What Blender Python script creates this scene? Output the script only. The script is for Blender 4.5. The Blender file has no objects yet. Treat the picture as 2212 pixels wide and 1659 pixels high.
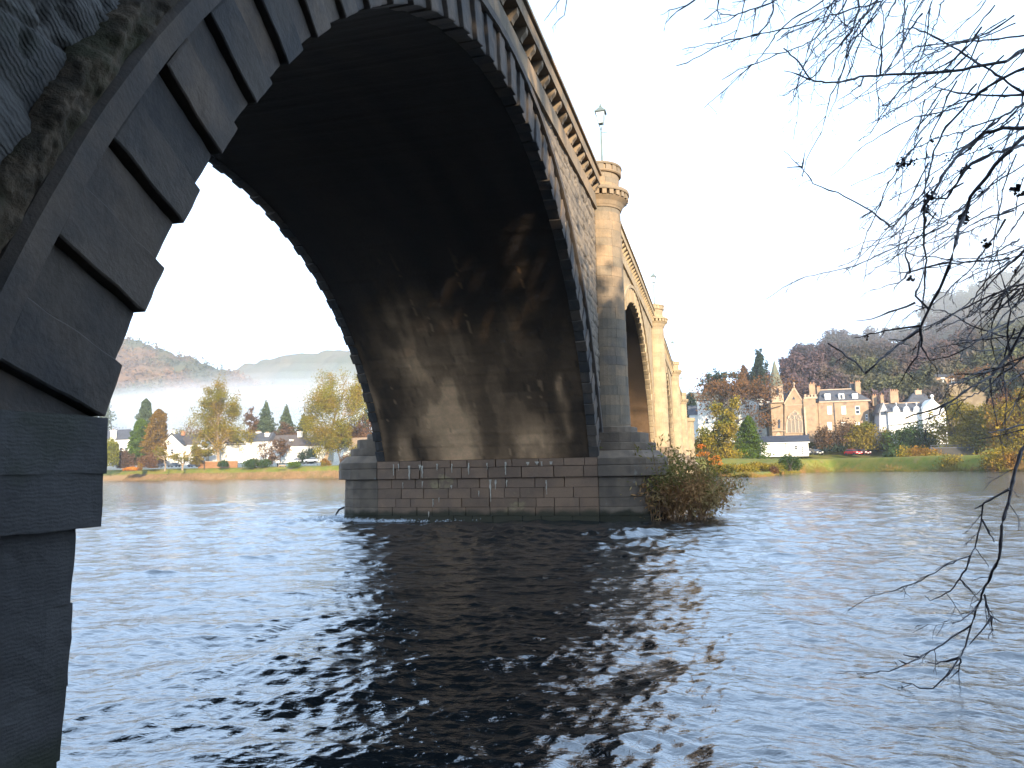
import bpy, math, random
import numpy as np
from mathutils import Vector, Matrix

# ------------------------------------------------------------------ camera
sc = bpy.context.scene
COL = sc.collection
C0 = np.array([4.41430, -4.40820, -0.42614])
FW = np.array([-0.25451708, 0.96009116, 0.11595696])
RT = np.array([0.96596807, 0.2581113, -0.01685975])
UP = np.array([0.0461167, -0.10771963, 0.99311114])
FPX = 1571.44                      # focal length in pixels of a 2212 px wide frame
WZ = -2.6424                       # water level
cd = bpy.data.cameras.new('camera'); cam = bpy.data.objects.new('camera', cd); COL.objects.link(cam)
M = Matrix(((RT[0], UP[0], -FW[0], C0[0]), (RT[1], UP[1], -FW[1], C0[1]), (RT[2], UP[2], -FW[2], C0[2]), (0, 0, 0, 1)))
cam.matrix_world = M
cd.sensor_width = 36; cd.lens = FPX / 2212 * 36; cd.clip_start = 0.05; cd.clip_end = 9000
sc.camera = cam

# ------------------------------------------------------------------ sky, sun, exposure
SUN_AZ = Vector((0.52, -0.85)).normalized(); SUN_EL = math.radians(15)
world = bpy.data.worlds.new('World'); sc.world = world; world.use_nodes = True
nt = world.node_tree; nt.nodes.clear()
def wn(t, **k):
    n = nt.nodes.new(t)
    for a, b in k.items(): setattr(n, a, b)
    return n
wo = wn('ShaderNodeOutputWorld'); bg = wn('ShaderNodeBackground'); bg.inputs['Strength'].default_value = 0.12
sky = wn('ShaderNodeTexSky', sky_type='NISHITA'); sky.sun_disc = False
sky.sun_elevation = SUN_EL; sky.sun_rotation = math.atan2(SUN_AZ.x, SUN_AZ.y)
sky.air_density = 1.0; sky.dust_density = 1.0; sky.ozone_density = 1.5
tc = wn('ShaderNodeTexCoord'); mp = wn('ShaderNodeMapping'); mp.inputs['Scale'].default_value = (1.0, 1.0, 2.6)
nz = wn('ShaderNodeTexNoise'); nz.inputs['Scale'].default_value = 1.7; nz.inputs['Detail'].default_value = 5
cr = wn('ShaderNodeValToRGB'); cr.color_ramp.elements[0].position = 0.40; cr.color_ramp.elements[1].position = 0.66
sx = wn('ShaderNodeSeparateXYZ'); mr = wn('ShaderNodeMapRange')
mr.inputs['From Min'].default_value = 0.36; mr.inputs['From Max'].default_value = 0.85
mr.inputs['To Min'].default_value = 1.0; mr.inputs['To Max'].default_value = 0.0
mx = wn('ShaderNodeMath', operation='MAXIMUM'); mix = wn('ShaderNodeMixRGB')
mix.inputs['Color2'].default_value = (5.5, 7.6, 10.7, 1)
L = nt.links.new
L(tc.outputs['Generated'], mp.inputs[0]); L(mp.outputs[0], nz.inputs['Vector']); L(nz.outputs['Fac'], cr.inputs[0])
L(tc.outputs['Generated'], sx.inputs[0]); L(sx.outputs['Z'], mr.inputs['Value'])
L(cr.outputs[0], mx.inputs[0]); L(mr.outputs[0], mx.inputs[1])
ml = wn('ShaderNodeMath', operation='MULTIPLY'); ml.inputs[1].default_value = 0.93
L(mx.outputs[0], ml.inputs[0]); L(ml.outputs[0], mix.inputs['Fac'])
L(sky.outputs[0], mix.inputs['Color1']); L(mix.outputs[0], bg.inputs['Color']); L(bg.outputs[0], wo.inputs[0])
sd = bpy.data.lights.new('sun', 'SUN'); sd.energy = 5.0; sd.angle = math.radians(0.6); sd.color = (1.0, 0.83, 0.59)
sun = bpy.data.objects.new('sun', sd); COL.objects.link(sun)
sv = Vector((SUN_AZ.x * math.cos(SUN_EL), SUN_AZ.y * math.cos(SUN_EL), math.sin(SUN_EL)))
sun.rotation_euler = sv.to_track_quat('Z', 'Y').to_euler(); sun.location = (40, -40, 40)
sc.view_settings.view_transform = 'Standard'; sc.view_settings.look = 'None'
sc.view_settings.exposure = 1.3; sc.view_settings.gamma = 1; sc.view_settings.use_curve_mapping = False
sc.cycles.use_denoising = True
sc.cycles.max_bounces = 6; sc.cycles.diffuse_bounces = 3; sc.cycles.glossy_bounces = 3; sc.cycles.volume_bounces = 2
sc.cycles.transparent_max_bounces = 8; sc.cycles.caustics_reflective = False; sc.cycles.caustics_refractive = False

# ------------------------------------------------------------------ helpers
rng = np.random.default_rng(7)
def ray(u, v): return FW + RT * ((u - 1106) / FPX) + UP * ((829.5 - v) / FPX)
def at(u, v, y):                    # point on the plane y = const seen at (u, v) of the 2212 px frame
    d = ray(u, v); return C0 + d * ((y - C0[1]) / d[1])
def atd(u, v, dep): return C0 + ray(u, v) * dep
def px(y): return (y - C0[1]) / 0.96 / FPX      # metres per frame pixel at that y

def hsh(i, j, k=0):
    n = (i.astype(np.int64) * 374761393 + j.astype(np.int64) * 668265263 + np.int64(k) * 1274126177) & 0x7fffffff
    n = ((n ^ (n >> 13)) * 1274126177) & 0x7fffffff
    return ((n ^ (n >> 16)) & 0xffff) / 65535.0
def vnoise(x, y, k=0):
    x = np.asarray(x, float); y = np.asarray(y, float)
    i = np.floor(x); j = np.floor(y); fx = x - i; fy = y - j
    fx = fx * fx * (3 - 2 * fx); fy = fy * fy * (3 - 2 * fy)
    a = hsh(i, j, k); b = hsh(i + 1, j, k); c = hsh(i, j + 1, k); d = hsh(i + 1, j + 1, k)
    return (a + (b - a) * fx) * (1 - fy) + (c + (d - c) * fx) * fy
def fbm(x, y, k=0, o=4):
    s = 0; a = .5; t = 0
    for q in range(o): s = s + a * vnoise(x * 2 ** q, y * 2 ** q, k + q); t += a; a *= .5
    return s / t
def smooth(a, b, x): t = np.clip((x - a) / (b - a), 0, 1); return t * t * (3 - 2 * t)

def mesh_np(name, V, F, mat, parent=None, smooth_=False, attr=None):
    V = np.asarray(V, np.float32); me = bpy.data.meshes.new(name)
    if isinstance(F, np.ndarray):
        k = F.shape[1]; me.vertices.add(len(V)); me.vertices.foreach_set('co', V.ravel())
        me.loops.add(F.size); me.loops.foreach_set('vertex_index', F.astype(np.int32).ravel())
        me.polygons.add(len(F)); me.polygons.foreach_set('loop_start', np.arange(0, F.size, k, dtype=np.int32))
        me.update(calc_edges=True)
    else:
        me.from_pydata([tuple(map(float, v)) for v in V], [], F)
    if smooth_: me.polygons.foreach_set('use_smooth', np.ones(len(me.polygons), bool))
    if attr is not None:
        for an, av in attr.items():
            a = me.attributes.new(an, 'FLOAT', 'POINT'); a.data.foreach_set('value', np.asarray(av, np.float32))
    me.validate(); me.update()
    o = bpy.data.objects.new(name, me); COL.objects.link(o)
    if mat: me.materials.append(mat)
    if parent is not None: o.parent = parent; o.matrix_parent_inverse = parent.matrix_world.inverted()
    return o
class MB:
    def __init__(s): s.v = []; s.f = []
    def add(s, vs, fs):
        n = len(s.v); s.v += [tuple(map(float, v)) for v in vs]; s.f += [tuple(n + i for i in f) for f in fs]
    def box(s, x0, x1, y0, y1, z0, z1):
        s.add([(x0, y0, z0), (x1, y0, z0), (x1, y1, z0), (x0, y1, z0), (x0, y0, z1), (x1, y0, z1), (x1, y1, z1), (x0, y1, z1)],
              [(0, 3, 2, 1), (4, 5, 6, 7), (0, 1, 5, 4), (1, 2, 6, 5), (2, 3, 7, 6), (3, 0, 4, 7)])
    def prism(s, pts, h0, h1, axis='z'):
        n = len(pts)
        def P(a, b, h): return (a, b, h) if axis == 'z' else ((a, h, b) if axis == 'y' else (h, a, b))
        vs = [P(a, b, h0) for a, b in pts] + [P(a, b, h1) for a, b in pts]
        fs = [tuple(range(n))[::-1], tuple(range(n, 2 * n))] + [(i, (i + 1) % n, n + (i + 1) % n, n + i) for i in range(n)]
        s.add(vs, fs)
    def frustum(s, p0, p1):         # two rings of 3-D points
        n = len(p0); s.add(list(p0) + list(p1), [tuple(range(n))[::-1], tuple(range(n, 2 * n))] + [(i, (i + 1) % n, n + (i + 1) % n, n + i) for i in range(n)])
    def tube(s, P, R, sides=5):
        P = [np.asarray(p, float) for p in P]; rings = []
        for i, p in enumerate(P):
            d = P[min(i + 1, len(P) - 1)] - P[max(i - 1, 0)]; d = d / (np.linalg.norm(d) + 1e-9)
            a = np.cross(d, [0.1, 0.2, 1.0] if abs(d[2]) < .9 else [1, 0, 0.1]); a /= np.linalg.norm(a); b = np.cross(d, a)
            rings.append([p + R[i] * (math.cos(t) * a + math.sin(t) * b) for t in np.arange(sides) * 2 * math.pi / sides])
        vs = [q for r in rings for q in r]; fs = []
        for i in range(len(P) - 1):
            for j in range(sides):
                k = (j + 1) % sides; fs.append((i * sides + j, i * sides + k, (i + 1) * sides + k, (i + 1) * sides + j))
        fs.append(tuple(range(sides))[::-1]); fs.append(tuple((len(P) - 1) * sides + j for j in range(sides)))
        s.add(vs, fs)
    def lathe(s, prof, cx, cy, n=24, a0=0, a1=2 * math.pi):
        full = abs(a1 - a0 - 2 * math.pi) < 1e-6; m = n if full else n + 1
        vs = [(cx + r * math.cos(a0 + (a1 - a0) * j / n), cy + r * math.sin(a0 + (a1 - a0) * j / n), z) for r, z in prof for j in range(m)]
        fs = []
        for i in range(len(prof) - 1):
            for j in range(n): k = (j + 1) % m; fs.append((i * m + j, i * m + k, (i + 1) * m + k, (i + 1) * m + j))
        s.add(vs, fs)
    def build(s, name, mat, parent=None, smooth_=False, bevel=0):
        o = mesh_np(name, s.v, s.f, mat, parent, smooth_)
        if bevel:
            b = o.modifiers.new('bevel', 'BEVEL'); b.width = bevel; b.segments = 2; b.limit_method = 'ANGLE'
        return o
def tag(o, label=None, cat=None, group=None, kind=None):
    if label: o['label'] = label
    if cat: o['category'] = cat
    if group: o['group'] = group
    if kind: o['kind'] = kind
    return o
def empty(name, loc, label, cat, group=None):
    o = bpy.data.objects.new(name, None); o.location = tuple(map(float, loc)); o.empty_display_size = .2; COL.objects.link(o)
    bpy.context.view_layer.update(); return tag(o, label, cat, group)

def mat(name, c1, c2=None, scale=3., rough=.9, bump=0., bscale=20., island=.0, c3=None, c3scale=.6, c3pos=(.5, .62), stretch=(1, 1, 1),
        attr=None, spec=.3, trans=0., fine=.25, metal=0., bands=None, wet=None):
    m = bpy.data.materials.new(name); m.use_nodes = True; t = m.node_tree; N = t.nodes; K = t.links.new
    b = N['Principled BSDF']; b.inputs['Roughness'].default_value = rough; b.inputs['Specular IOR Level'].default_value = spec
    b.inputs['Metallic'].default_value = metal
    tcn = N.new('ShaderNodeTexCoord'); mpn = N.new('ShaderNodeMapping'); mpn.inputs['Scale'].default_value = stretch
    K(tcn.outputs['Object'], mpn.inputs[0]); vec = mpn.outputs[0]
    def noise(s, d=5, r=.6):
        n = N.new('ShaderNodeTexNoise'); n.inputs['Scale'].default_value = s; n.inputs['Detail'].default_value = d; n.inputs['Roughness'].default_value = r
        K(vec, n.inputs['Vector']); return n.outputs['Fac']
    def ramp(f, a, z):
        r = N.new('ShaderNodeMapRange'); r.interpolation_type = 'SMOOTHSTEP'; r.inputs['From Min'].default_value = a; r.inputs['From Max'].default_value = z; K(f, r.inputs['Value']); return r.outputs[0]
    def mixc(f, a, c, mode='MIX'):
        x = N.new('ShaderNodeMixRGB'); x.blend_type = mode
        for s_, q in ((0, f), (1, a), (2, c)):
            if isinstance(q, (int, float)): x.inputs[s_].default_value = q
            elif isinstance(q, (tuple, list)): x.inputs[s_].default_value = (*q[:3], 1)
            else: K(q, x.inputs[s_])
        return x.outputs[0]
    col = c1
    if c2: col = mixc(ramp(noise(scale), .35, .65), c1, c2)
    if c3: col = mixc(ramp(noise(c3scale), *c3pos), col, c3)
    if island:
        g = N.new('ShaderNodeNewGeometry'); r = N.new('ShaderNodeMapRange'); r.inputs['To Min'].default_value = 1 - island; r.inputs['To Max'].default_value = 1 + island
        K(g.outputs['Random Per Island'], r.inputs['Value']); x = N.new('ShaderNodeVectorMath'); x.operation = 'SCALE'
        if isinstance(col, tuple): x.inputs[0].default_value = col
        else: K(col, x.inputs[0])
        K(r.outputs[0], x.inputs['Scale']); col = x.outputs[0]
        tint = mixc(g.outputs['Random Per Island'], (.93, .985, 1.04), (1.12, 1.0, .87)) if .15 < island < .34 and not trans else None
        if tint: col = mixc(1., col, tint, 'MULTIPLY')
    if wet:                         # damp, algae darkened strip just above the water
        sz_ = N.new('ShaderNodeSeparateXYZ'); K(tcn.outputs['Object'], sz_.inputs[0]); ad = N.new('ShaderNodeMath'); ad.operation = 'MULTIPLY_ADD'; K(noise(1.3), ad.inputs[0]); ad.inputs[1].default_value = -.5; K(sz_.outputs['Z'], ad.inputs[2])
        col = mixc(ramp(ad.outputs[0], WZ + .05, WZ + .30), wet, col)
    if attr:                        # (name, colour at 0): mixes from that colour to the base colour
        a = N.new('ShaderNodeAttribute'); a.attribute_name = attr[0]; col = mixc(a.outputs['Fac'], attr[1], col)
    if fine and not (isinstance(col, tuple) and not fine):
        r = N.new('ShaderNodeMapRange'); r.inputs['To Min'].default_value = 1 - fine; r.inputs['To Max'].default_value = 1 + fine
        K(noise(bscale, 6, .7), r.inputs['Value']); x = N.new('ShaderNodeVectorMath'); x.operation = 'SCALE'
        if isinstance(col, tuple): x.inputs[0].default_value = col
        else: K(col, x.inputs[0])
        K(r.outputs[0], x.inputs['Scale']); col = x.outputs[0]
    if isinstance(col, tuple): b.inputs['Base Color'].default_value = (*col, 1)
    else: K(col, b.inputs['Base Color'])
    if bump:
        bn = N.new('ShaderNodeBump'); bn.inputs['Strength'].default_value = 1; bn.inputs['Distance'].default_value = bump
        K(noise(bscale, 8, .65), bn.inputs['Height'])
        if bands:
            w = N.new('ShaderNodeTexWave'); w.inputs['Scale'].default_value = bands[0]; w.inputs['Distortion'].default_value = bands[1]; w.inputs['Detail'].default_value = 3; w.bands_direction = bands[2]
            K(vec, w.inputs['Vector']); b2 = N.new('ShaderNodeBump'); b2.inputs['Distance'].default_value = bands[3]; K(w.outputs['Fac'], b2.inputs['Height']); K(bn.outputs[0], b2.inputs['Normal']); K(b2.outputs[0], b.inputs['Normal'])
        else: K(bn.outputs[0], b.inputs['Normal'])
    if trans:
        tr = N.new('ShaderNodeBsdfTranslucent'); ms = N.new('ShaderNodeMixShader'); ms.inputs[0].default_value = trans
        if isinstance(col, tuple): tr.inputs[0].default_value = (*col, 1)
        else: K(col, tr.inputs[0])
        out = N['Material Output']; K(b.outputs[0], ms.inputs[1]); K(tr.outputs[0], ms.inputs[2]); K(ms.outputs[0], out.inputs[0])
    return m

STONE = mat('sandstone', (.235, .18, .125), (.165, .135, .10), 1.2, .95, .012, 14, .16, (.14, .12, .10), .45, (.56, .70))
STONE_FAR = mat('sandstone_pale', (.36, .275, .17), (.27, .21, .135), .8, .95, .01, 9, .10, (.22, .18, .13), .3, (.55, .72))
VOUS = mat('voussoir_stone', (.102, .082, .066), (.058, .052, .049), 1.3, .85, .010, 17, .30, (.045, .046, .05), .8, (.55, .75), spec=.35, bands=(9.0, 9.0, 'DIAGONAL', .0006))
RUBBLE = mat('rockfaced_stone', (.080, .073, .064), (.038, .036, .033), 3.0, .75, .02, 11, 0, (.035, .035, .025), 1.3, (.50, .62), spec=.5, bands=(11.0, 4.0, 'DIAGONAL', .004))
SPAN = mat('spandrel_stone', (.235, .185, .135), (.16, .13, .10), 1.4, .95, .02, 10, 0, (.13, .11, .09), .6, (.56, .72), attr=('joint', (.10, .085, .07)))
MOSS = mat('mossy_stone', (.13, .095, .062), (.048, .038, .026), 4., .95, .03, 18, 0, (.05, .046, .024), 1.2, (.45, .6))
PIERW = mat('wet_pier_stone', (.26, .158, .095), (.195, .122, .078), 1.1, .75, .012, 14, .14, (.34, .25, .13), .55, (.58, .66), spec=.4, wet=(.045, .038, .018))
PIERDARK = mat('weathered_plinth', (.21, .155, .108), (.13, .10, .075), 1.5, .9, .02, 12, .15, (.24, .215, .18), 1.1, (.60, .70), wet=(.035, .032, .018))
SOFF = mat('soffit_stone', (.85, .51, .27), (.62, .375, .20), .8, .95, .02, 6, 0, None, attr=('stain_glow', (.011, .008, .006)))
LIME = mat('lime_streak', (.62, .55, .44), (.42, .36, .28), 6, .8, .004, 40)
ASPH = mat('asphalt', (.05, .05, .05), (.07, .07, .07), 4)

# ------------------------------------------------------------------ river
def build_water():
    rs = [1.2]
    while rs[-1] < 1150: rs.append(rs[-1] * (1.0048 if rs[-1] < 60 else (1.012 if rs[-1] < 400 else 1.06)))
    rs = np.array(rs)
    a_f = np.radians(np.arange(-62, 36, 0.115)); a_l = np.radians(np.arange(-108, -62, 3.)); a_r = np.radians(np.arange(36, 100, 3.))
    an = np.concatenate([a_l, a_f, a_r]); nr, na = len(rs), len(an)
    Rr, A = np.meshgrid(rs, an, indexing='ij'); X = C0[0] + Rr * np.sin(A); Y = C0[1] + Rr * np.cos(A)
    cell = np.gradient(rs)[:, None] * np.ones_like(A)
    Z = np.zeros_like(X); g = np.random.default_rng(3)
    DX = np.zeros_like(X); DY = np.zeros_like(X)
    mod = .35 + 1.3 * fbm(X / 5.0 + 3, Y / 3.0, 5, 3)                    # patches of rougher and calmer water
    churn = np.exp(-((X + 3) / 7) ** 2 - ((Y - 21) / 5.5) ** 2)            # broken water in front of the pier
    wake = np.exp(-((X + 12.6) / 2.6) ** 2 - ((Y - 27) / 2.8) ** 2)
    amp0 = (.45 + .8 * mod) * (1 + 2.3 * churn + .5 * np.exp(-((X - 3.2) / 3.2) ** 2 - ((Y - 17.5) / 4.) ** 2) + 2.5 * wake)
    for i in range(95):
        lam = 10 ** g.uniform(math.log10(.13), math.log10(4.0)); k = 2 * math.pi / lam
        th = g.normal(math.pi / 2 + .25, .75); ax = math.cos(th); ay = math.sin(th)
        am = .0022 * lam ** .60 * g.uniform(.6, 1.3)
        f = smooth(1.8, 4.0, lam / cell)
        ph = k * (ax * X + ay * Y) + g.uniform(0, 7) + 1.6 * fbm(X / lam * .17 + i, Y / lam * .17, i, 2) * 3
        Z += f * am * np.cos(ph); DX -= f * am * .8 * ax * np.sin(ph); DY -= f * am * .8 * ay * np.sin(ph)
    fade = 1.
    Z *= amp0 * fade; DX *= amp0 * fade; DY *= amp0 * fade
    V = np.stack([X + DX, Y + DY, WZ + Z], -1).reshape(-1, 3)
    i, j = np.meshgrid(np.arange(nr - 1), np.arange(na - 1), indexing='ij'); q = (i * na + j).ravel()
    F = np.stack([q, q + 1, q + na + 1, q + na], 1)[:, ::-1]
    m = bpy.data.materials.new('river_water'); m.use_nodes = True; t = m.node_tree; N = t.nodes; K = t.links.new; b = N['Principled BSDF']
    b.inputs['Base Color'].default_value = (.012, .016, .018, 1); b.inputs['Roughness'].default_value = .06; b.inputs['IOR'].default_value = 2.05
    b.inputs['Specular IOR Level'].default_value = .75
    tcn = N.new('ShaderNodeTexCoord'); prev = None
    for s, d, st in ((1.6, .034, (1, 1.9, 1)), (6.5, .011, (1, 1.6, 1)), (22, .003, (1, 1.3, 1))):
        mpn = N.new('ShaderNodeMapping'); mpn.inputs['Scale'].default_value = st; mpn.inputs['Rotation'].default_value = (0, 0, .2)
        K(tcn.outputs['Object'], mpn.inputs[0]); n = N.new('ShaderNodeTexNoise'); n.inputs['Scale'].default_value = s; n.inputs['Detail'].default_value = 4; n.inputs['Distortion'].default_value = .6
        K(mpn.outputs[0], n.inputs['Vector']); bn = N.new('ShaderNodeBump'); bn.inputs['Distance'].default_value = d; bn.inputs['Strength'].default_value = 1
        K(n.outputs['Fac'], bn.inputs['Height'])
        if prev: K(prev, bn.inputs['Normal'])
        prev = bn.outputs[0]
    # the open river beyond the bridge is rougher
    n = N.new('ShaderNodeTexNoise'); n.inputs['Scale'].default_value = 1.1; n.inputs['Detail'].default_value = 5; mpn = N.new('ShaderNodeMapping'); mpn.inputs['Scale'].default_value = (.7, 1.6, 1)
    K(tcn.outputs['Object'], mpn.inputs[0]); K(mpn.outputs[0], n.inputs['Vector']); sp_ = N.new('ShaderNodeSeparateXYZ'); K(tcn.outputs['Object'], sp_.inputs[0])
    r_ = N.new('ShaderNodeMapRange'); r_.inputs['From Min'].default_value = 22; r_.inputs['From Max'].default_value = 110; r_.inputs['To Max'].default_value = .16; K(sp_.outputs['Y'], r_.inputs['Value'])
    mu = N.new('ShaderNodeMath'); mu.operation = 'MULTIPLY'; K(n.outputs['Fac'], mu.inputs[0]); K(r_.outputs[0], mu.inputs[1])
    bn = N.new('ShaderNodeBump'); bn.inputs['Distance'].default_value = 1.; K(mu.outputs[0], bn.inputs['Height']); K(prev, bn.inputs['Normal']); prev = bn.outputs[0]
    K(prev, b.inputs['Normal'])
    o = mesh_np('water', V, F, m, None, True); tag(o, 'choppy blue grey river water flowing under the bridge', kind='structure')
build_water()

# ------------------------------------------------------------------ the bridge
W = 9.987
ARCH = [(0., 26., 9.13), (31., 30.7, 10.7), (66.7, 33.5, 11.4), (105.2, 30.8, 10.7), (141., 26., 9.13)]
TOWERS = [28.5, 64.2, 102.95, 138.5, 169.5]
YZ = [(-30, 7.6), (-12, 8.95), (0, 9.95), (11, 10.75), (18.4, 11.3), (28, 11.9), (46, 12.62), (64, 13.02), (84, 13.2), (103, 13.02), (121, 12.62), (139, 11.9), (150, 11.2), (167, 10.2), (190, 9.2)]
def zc(y): return np.interp(y, [a for a, _ in YZ], [b for _, b in YZ])
def circ(S, r): R = (S * S / 4 + r * r) / (2 * r); return R, r - R, math.asin(S / 2 / R)

bridge = empty('stone_bridge', (0, 0, WZ), 'long sandstone river bridge of round arches with turrets over its piers', 'bridge')

def rough_block(mb, P, n, amp, e=.03, seed=0, scale=4.):
    """P: 8 corners (a,b,c in 0/1 order index a+2b+4c); surface grid with worn edges."""
    P = np.asarray(P, float).reshape(2, 2, 2, 3)     # [c][b][a]
    us = [np.concatenate([[0, e if k > 1 else .5], np.linspace(e, 1 - e, k)[1:-1] if k > 2 else [], [1 - e, 1] if k > 1 else [1]]) for k in n]
    idx = {}; vs = []; fs = []
    def vid(i, j, k):
        key = (i, j, k)
        if key in idx: return idx[key]
        t = [us[0][i], us[1][j], us[2][k]]
        ex = [t[q] in (0., 1.) for q in range(3)]
        if sum(ex) >= 2:
            for q in range(3):
                if ex[q]: t[q] = t[q] * (1 - .9 * e) + .45 * e
        a, b, c = t
        p = (P[0, 0, 0] * (1 - a) * (1 - b) * (1 - c) + P[0, 0, 1] * a * (1 - b) * (1 - c) + P[0, 1, 0] * (1 - a) * b * (1 - c) + P[0, 1, 1] * a * b * (1 - c)
             + P[1, 0, 0] * (1 - a) * (1 - b) * c + P[1, 0, 1] * a * (1 - b) * c + P[1, 1, 0] * (1 - a) * b * c + P[1, 1, 1] * a * b * c)
        vs.append(p); idx[key] = len(vs) - 1; return idx[key]
    nx, ny, nz_ = [len(u) - 1 for u in us]
    for i in range(nx):
        for j in range(ny):
            fs.append((vid(i, j, 0), vid(i, j + 1, 0), vid(i + 1, j + 1, 0), vid(i + 1, j, 0))); fs.append((vid(i, j, nz_), vid(i + 1, j, nz_), vid(i + 1, j + 1, nz_), vid(i, j + 1, nz_)))
    for i in range(nx):
        for k in range(nz_):
            fs.append((vid(i, 0, k), vid(i + 1, 0, k), vid(i + 1, 0, k + 1), vid(i, 0, k + 1))); fs.append((vid(i, ny, k), vid(i, ny, k + 1), vid(i + 1, ny, k + 1), vid(i + 1, ny, k)))
    for j in range(ny):
        for k in range(nz_):
            fs.append((vid(0, j, k), vid(0, j, k + 1), vid(0, j + 1, k + 1), vid(0, j + 1, k))); fs.append((vid(nx, j, k), vid(nx, j + 1, k), vid(nx, j + 1, k + 1), vid(nx, j, k + 1)))
    V = np.array(vs); s = scale
    D = np.stack([fbm(V[:, 1] * s + seed, V[:, 2] * s + V[:, 0], 1, 3) - .5, fbm(V[:, 0] * s + 9, V[:, 2] * s + seed, 2, 3) - .5, fbm(V[:, 1] * s + 5, V[:, 0] * s + seed, 3, 3) - .5], 1)
    V = V + 2 * amp * D
    mb.add(V, fs)

def ring(y0, S, r, face, near):
    """voussoirs of one arch face; every second stone stands proud"""
    R, zc0, ha = circ(S, r); sgn = 1 if face >= -1 else -1
    n = int(round(2 * ha / math.radians(1.98))); n += (n % 2 == 0); da = 2 * ha / n; mb = MB()
    g = random.Random(int(y0) + 5)
    for i in range(n):
        a0 = -ha + i * da; a1 = a0 + da; prou = (i % 2 == 0)
        x1 = face + sgn * (((.105 - .045 * float(smooth(-.2, .5, a0))) if prou else .02) + g.uniform(-.008, .008)); x0 = face - sgn * .35
        ri = R - ((.022 if prou else 0.) + g.uniform(0, .014)); ro = R + .90 + (g.uniform(-.02, .03))
        j0 = g.uniform(-.0008, .0008)
        def pt(x, rr, a): return (x, y0 + S / 2 + rr * math.sin(a), zc0 + rr * math.cos(a))
        gap = .0006
        P = []
        for c in (a0 + gap + j0, a1 - gap):
            for b_ in (ri, ro):
                for x in (x0, x1): P.append(pt(x, b_, c))
        if near: rough_block(mb, P, (2, 16, 7), .015, .03, i * 3.1, 4.2)
        else: rough_block(mb, P, (1, 3, 2), .02, .06, i * 3.1, 2.)
    # springers below the first radial joint
    return mb

def skewback(mb, y0, S, r, face):
    R, zc0, ha = circ(S, r); sgn = 1 if face >= -1 else -1
    for s in (-1, 1):
        yo = lambda rr: y0 + S / 2 + s * rr * math.sin(ha); zo = lambda rr: zc0 + rr * math.cos(ha)
        pts = [(yo(R - .0), 0.004), (yo(R), zo(R) + .004), (yo(R + .95), zo(R + .95)), (yo(R + .95) + s * .0, 0.004)]
        xa, xb = face - sgn * .3, face + sgn * .02
        mb.prism(pts, min(xa, xb), max(xa, xb), 'x')

def spandrel(ya, yb, arch, face, ds, matl, amp):
    y0, S, r = arch; R, zc0, ha = circ(S, r)
    ny = int((yb - ya) / ds); zmax = float(zc(np.linspace(ya, yb, 9)).max()) - .3; nz_ = int(zmax / ds)
    yy = np.linspace(ya, yb, ny + 1); zz = np.linspace(.0, zmax, nz_ + 1); Y, Z = np.meshgrid(yy, zz, indexing='ij')
    h = .34; row = np.floor(Z / h); fz = Z / h - row; wd = .75; off = hsh(row, row * 0 + 3, 1) * wd; cu = (Y + off) / wd; cell = np.floor(cu); fy = cu - cell
    jt = np.minimum(np.minimum(fz, 1 - fz) * h, np.minimum(fy, 1 - fy) * wd); joint = smooth(.006, .04, jt)
    rnd = hsh(cell, row, 4)
    D = amp * (joint * (.35 + .9 * rnd) + 1.4 * joint * (fbm(Y * 2.5 + Z * 1.2 + 7 * rnd, Z * 5, 3, 5) - .5)) - amp * .5
    pits = smooth(.70, .78, vnoise(Y * 3.1, Z * 4.3, 9)) * smooth(.5, .6, rnd); D -= pits * amp * 1.2
    if matl is RUBBLE:
        c_ = Y * .45 + Z * .9; t_ = Y * .9 - Z * .45; wv = fbm(Y * 1.3, Z * 1.3, 17, 3) * 1.6
        rg = 1 - np.abs(2 * fbm(c_ * 5.5 + wv, t_ * .9, 13, 4) - 1); rg2 = 1 - np.abs(2 * fbm(c_ * 17 + wv * 3, t_ * 2.2, 23, 3) - 1)
        rd = np.hypot(Y - (y0 + S / 2), Z - zc0); hid = smooth(R + 1.30, R + 1.12, rd)
        D = .10 * (fbm(Y * 1.1, Z * 1.6, 41, 3) - .4) + .11 * (rg - .75) + .028 * (rg2 - .7) - .05 * (1 - smooth(.0, .05, jt)) * (fbm(Y, Z, 3, 2) > .5)
        D = D * (1 - hid) - .10 * hid
    V = np.stack([face + (1 if face > -1 else -1) * (D - .02), Y, Z], -1).reshape(-1, 3)
    i, j = np.meshgrid(np.arange(ny), np.arange(nz_), indexing='ij')
    Yc = .5 * (Y[1:, 1:] + Y[:-1, :-1]); Zc = .5 * (Z[1:, 1:] + Z[:-1, :-1])
    rad = np.hypot(Yc - (y0 + S / 2), Zc - zc0); keep = ((rad > R + .55) | (Yc < y0 - .2) | (Yc > y0 + S + .2)) & (Zc < zc(Yc) - .45)
    q = (i * (nz_ + 1) + j)[keep]; F = np.stack([q, q + nz_ + 1, q + nz_ + 2, q + 1], 1)
    return V, F, (joint * (1 - pits)).reshape(-1)

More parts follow.
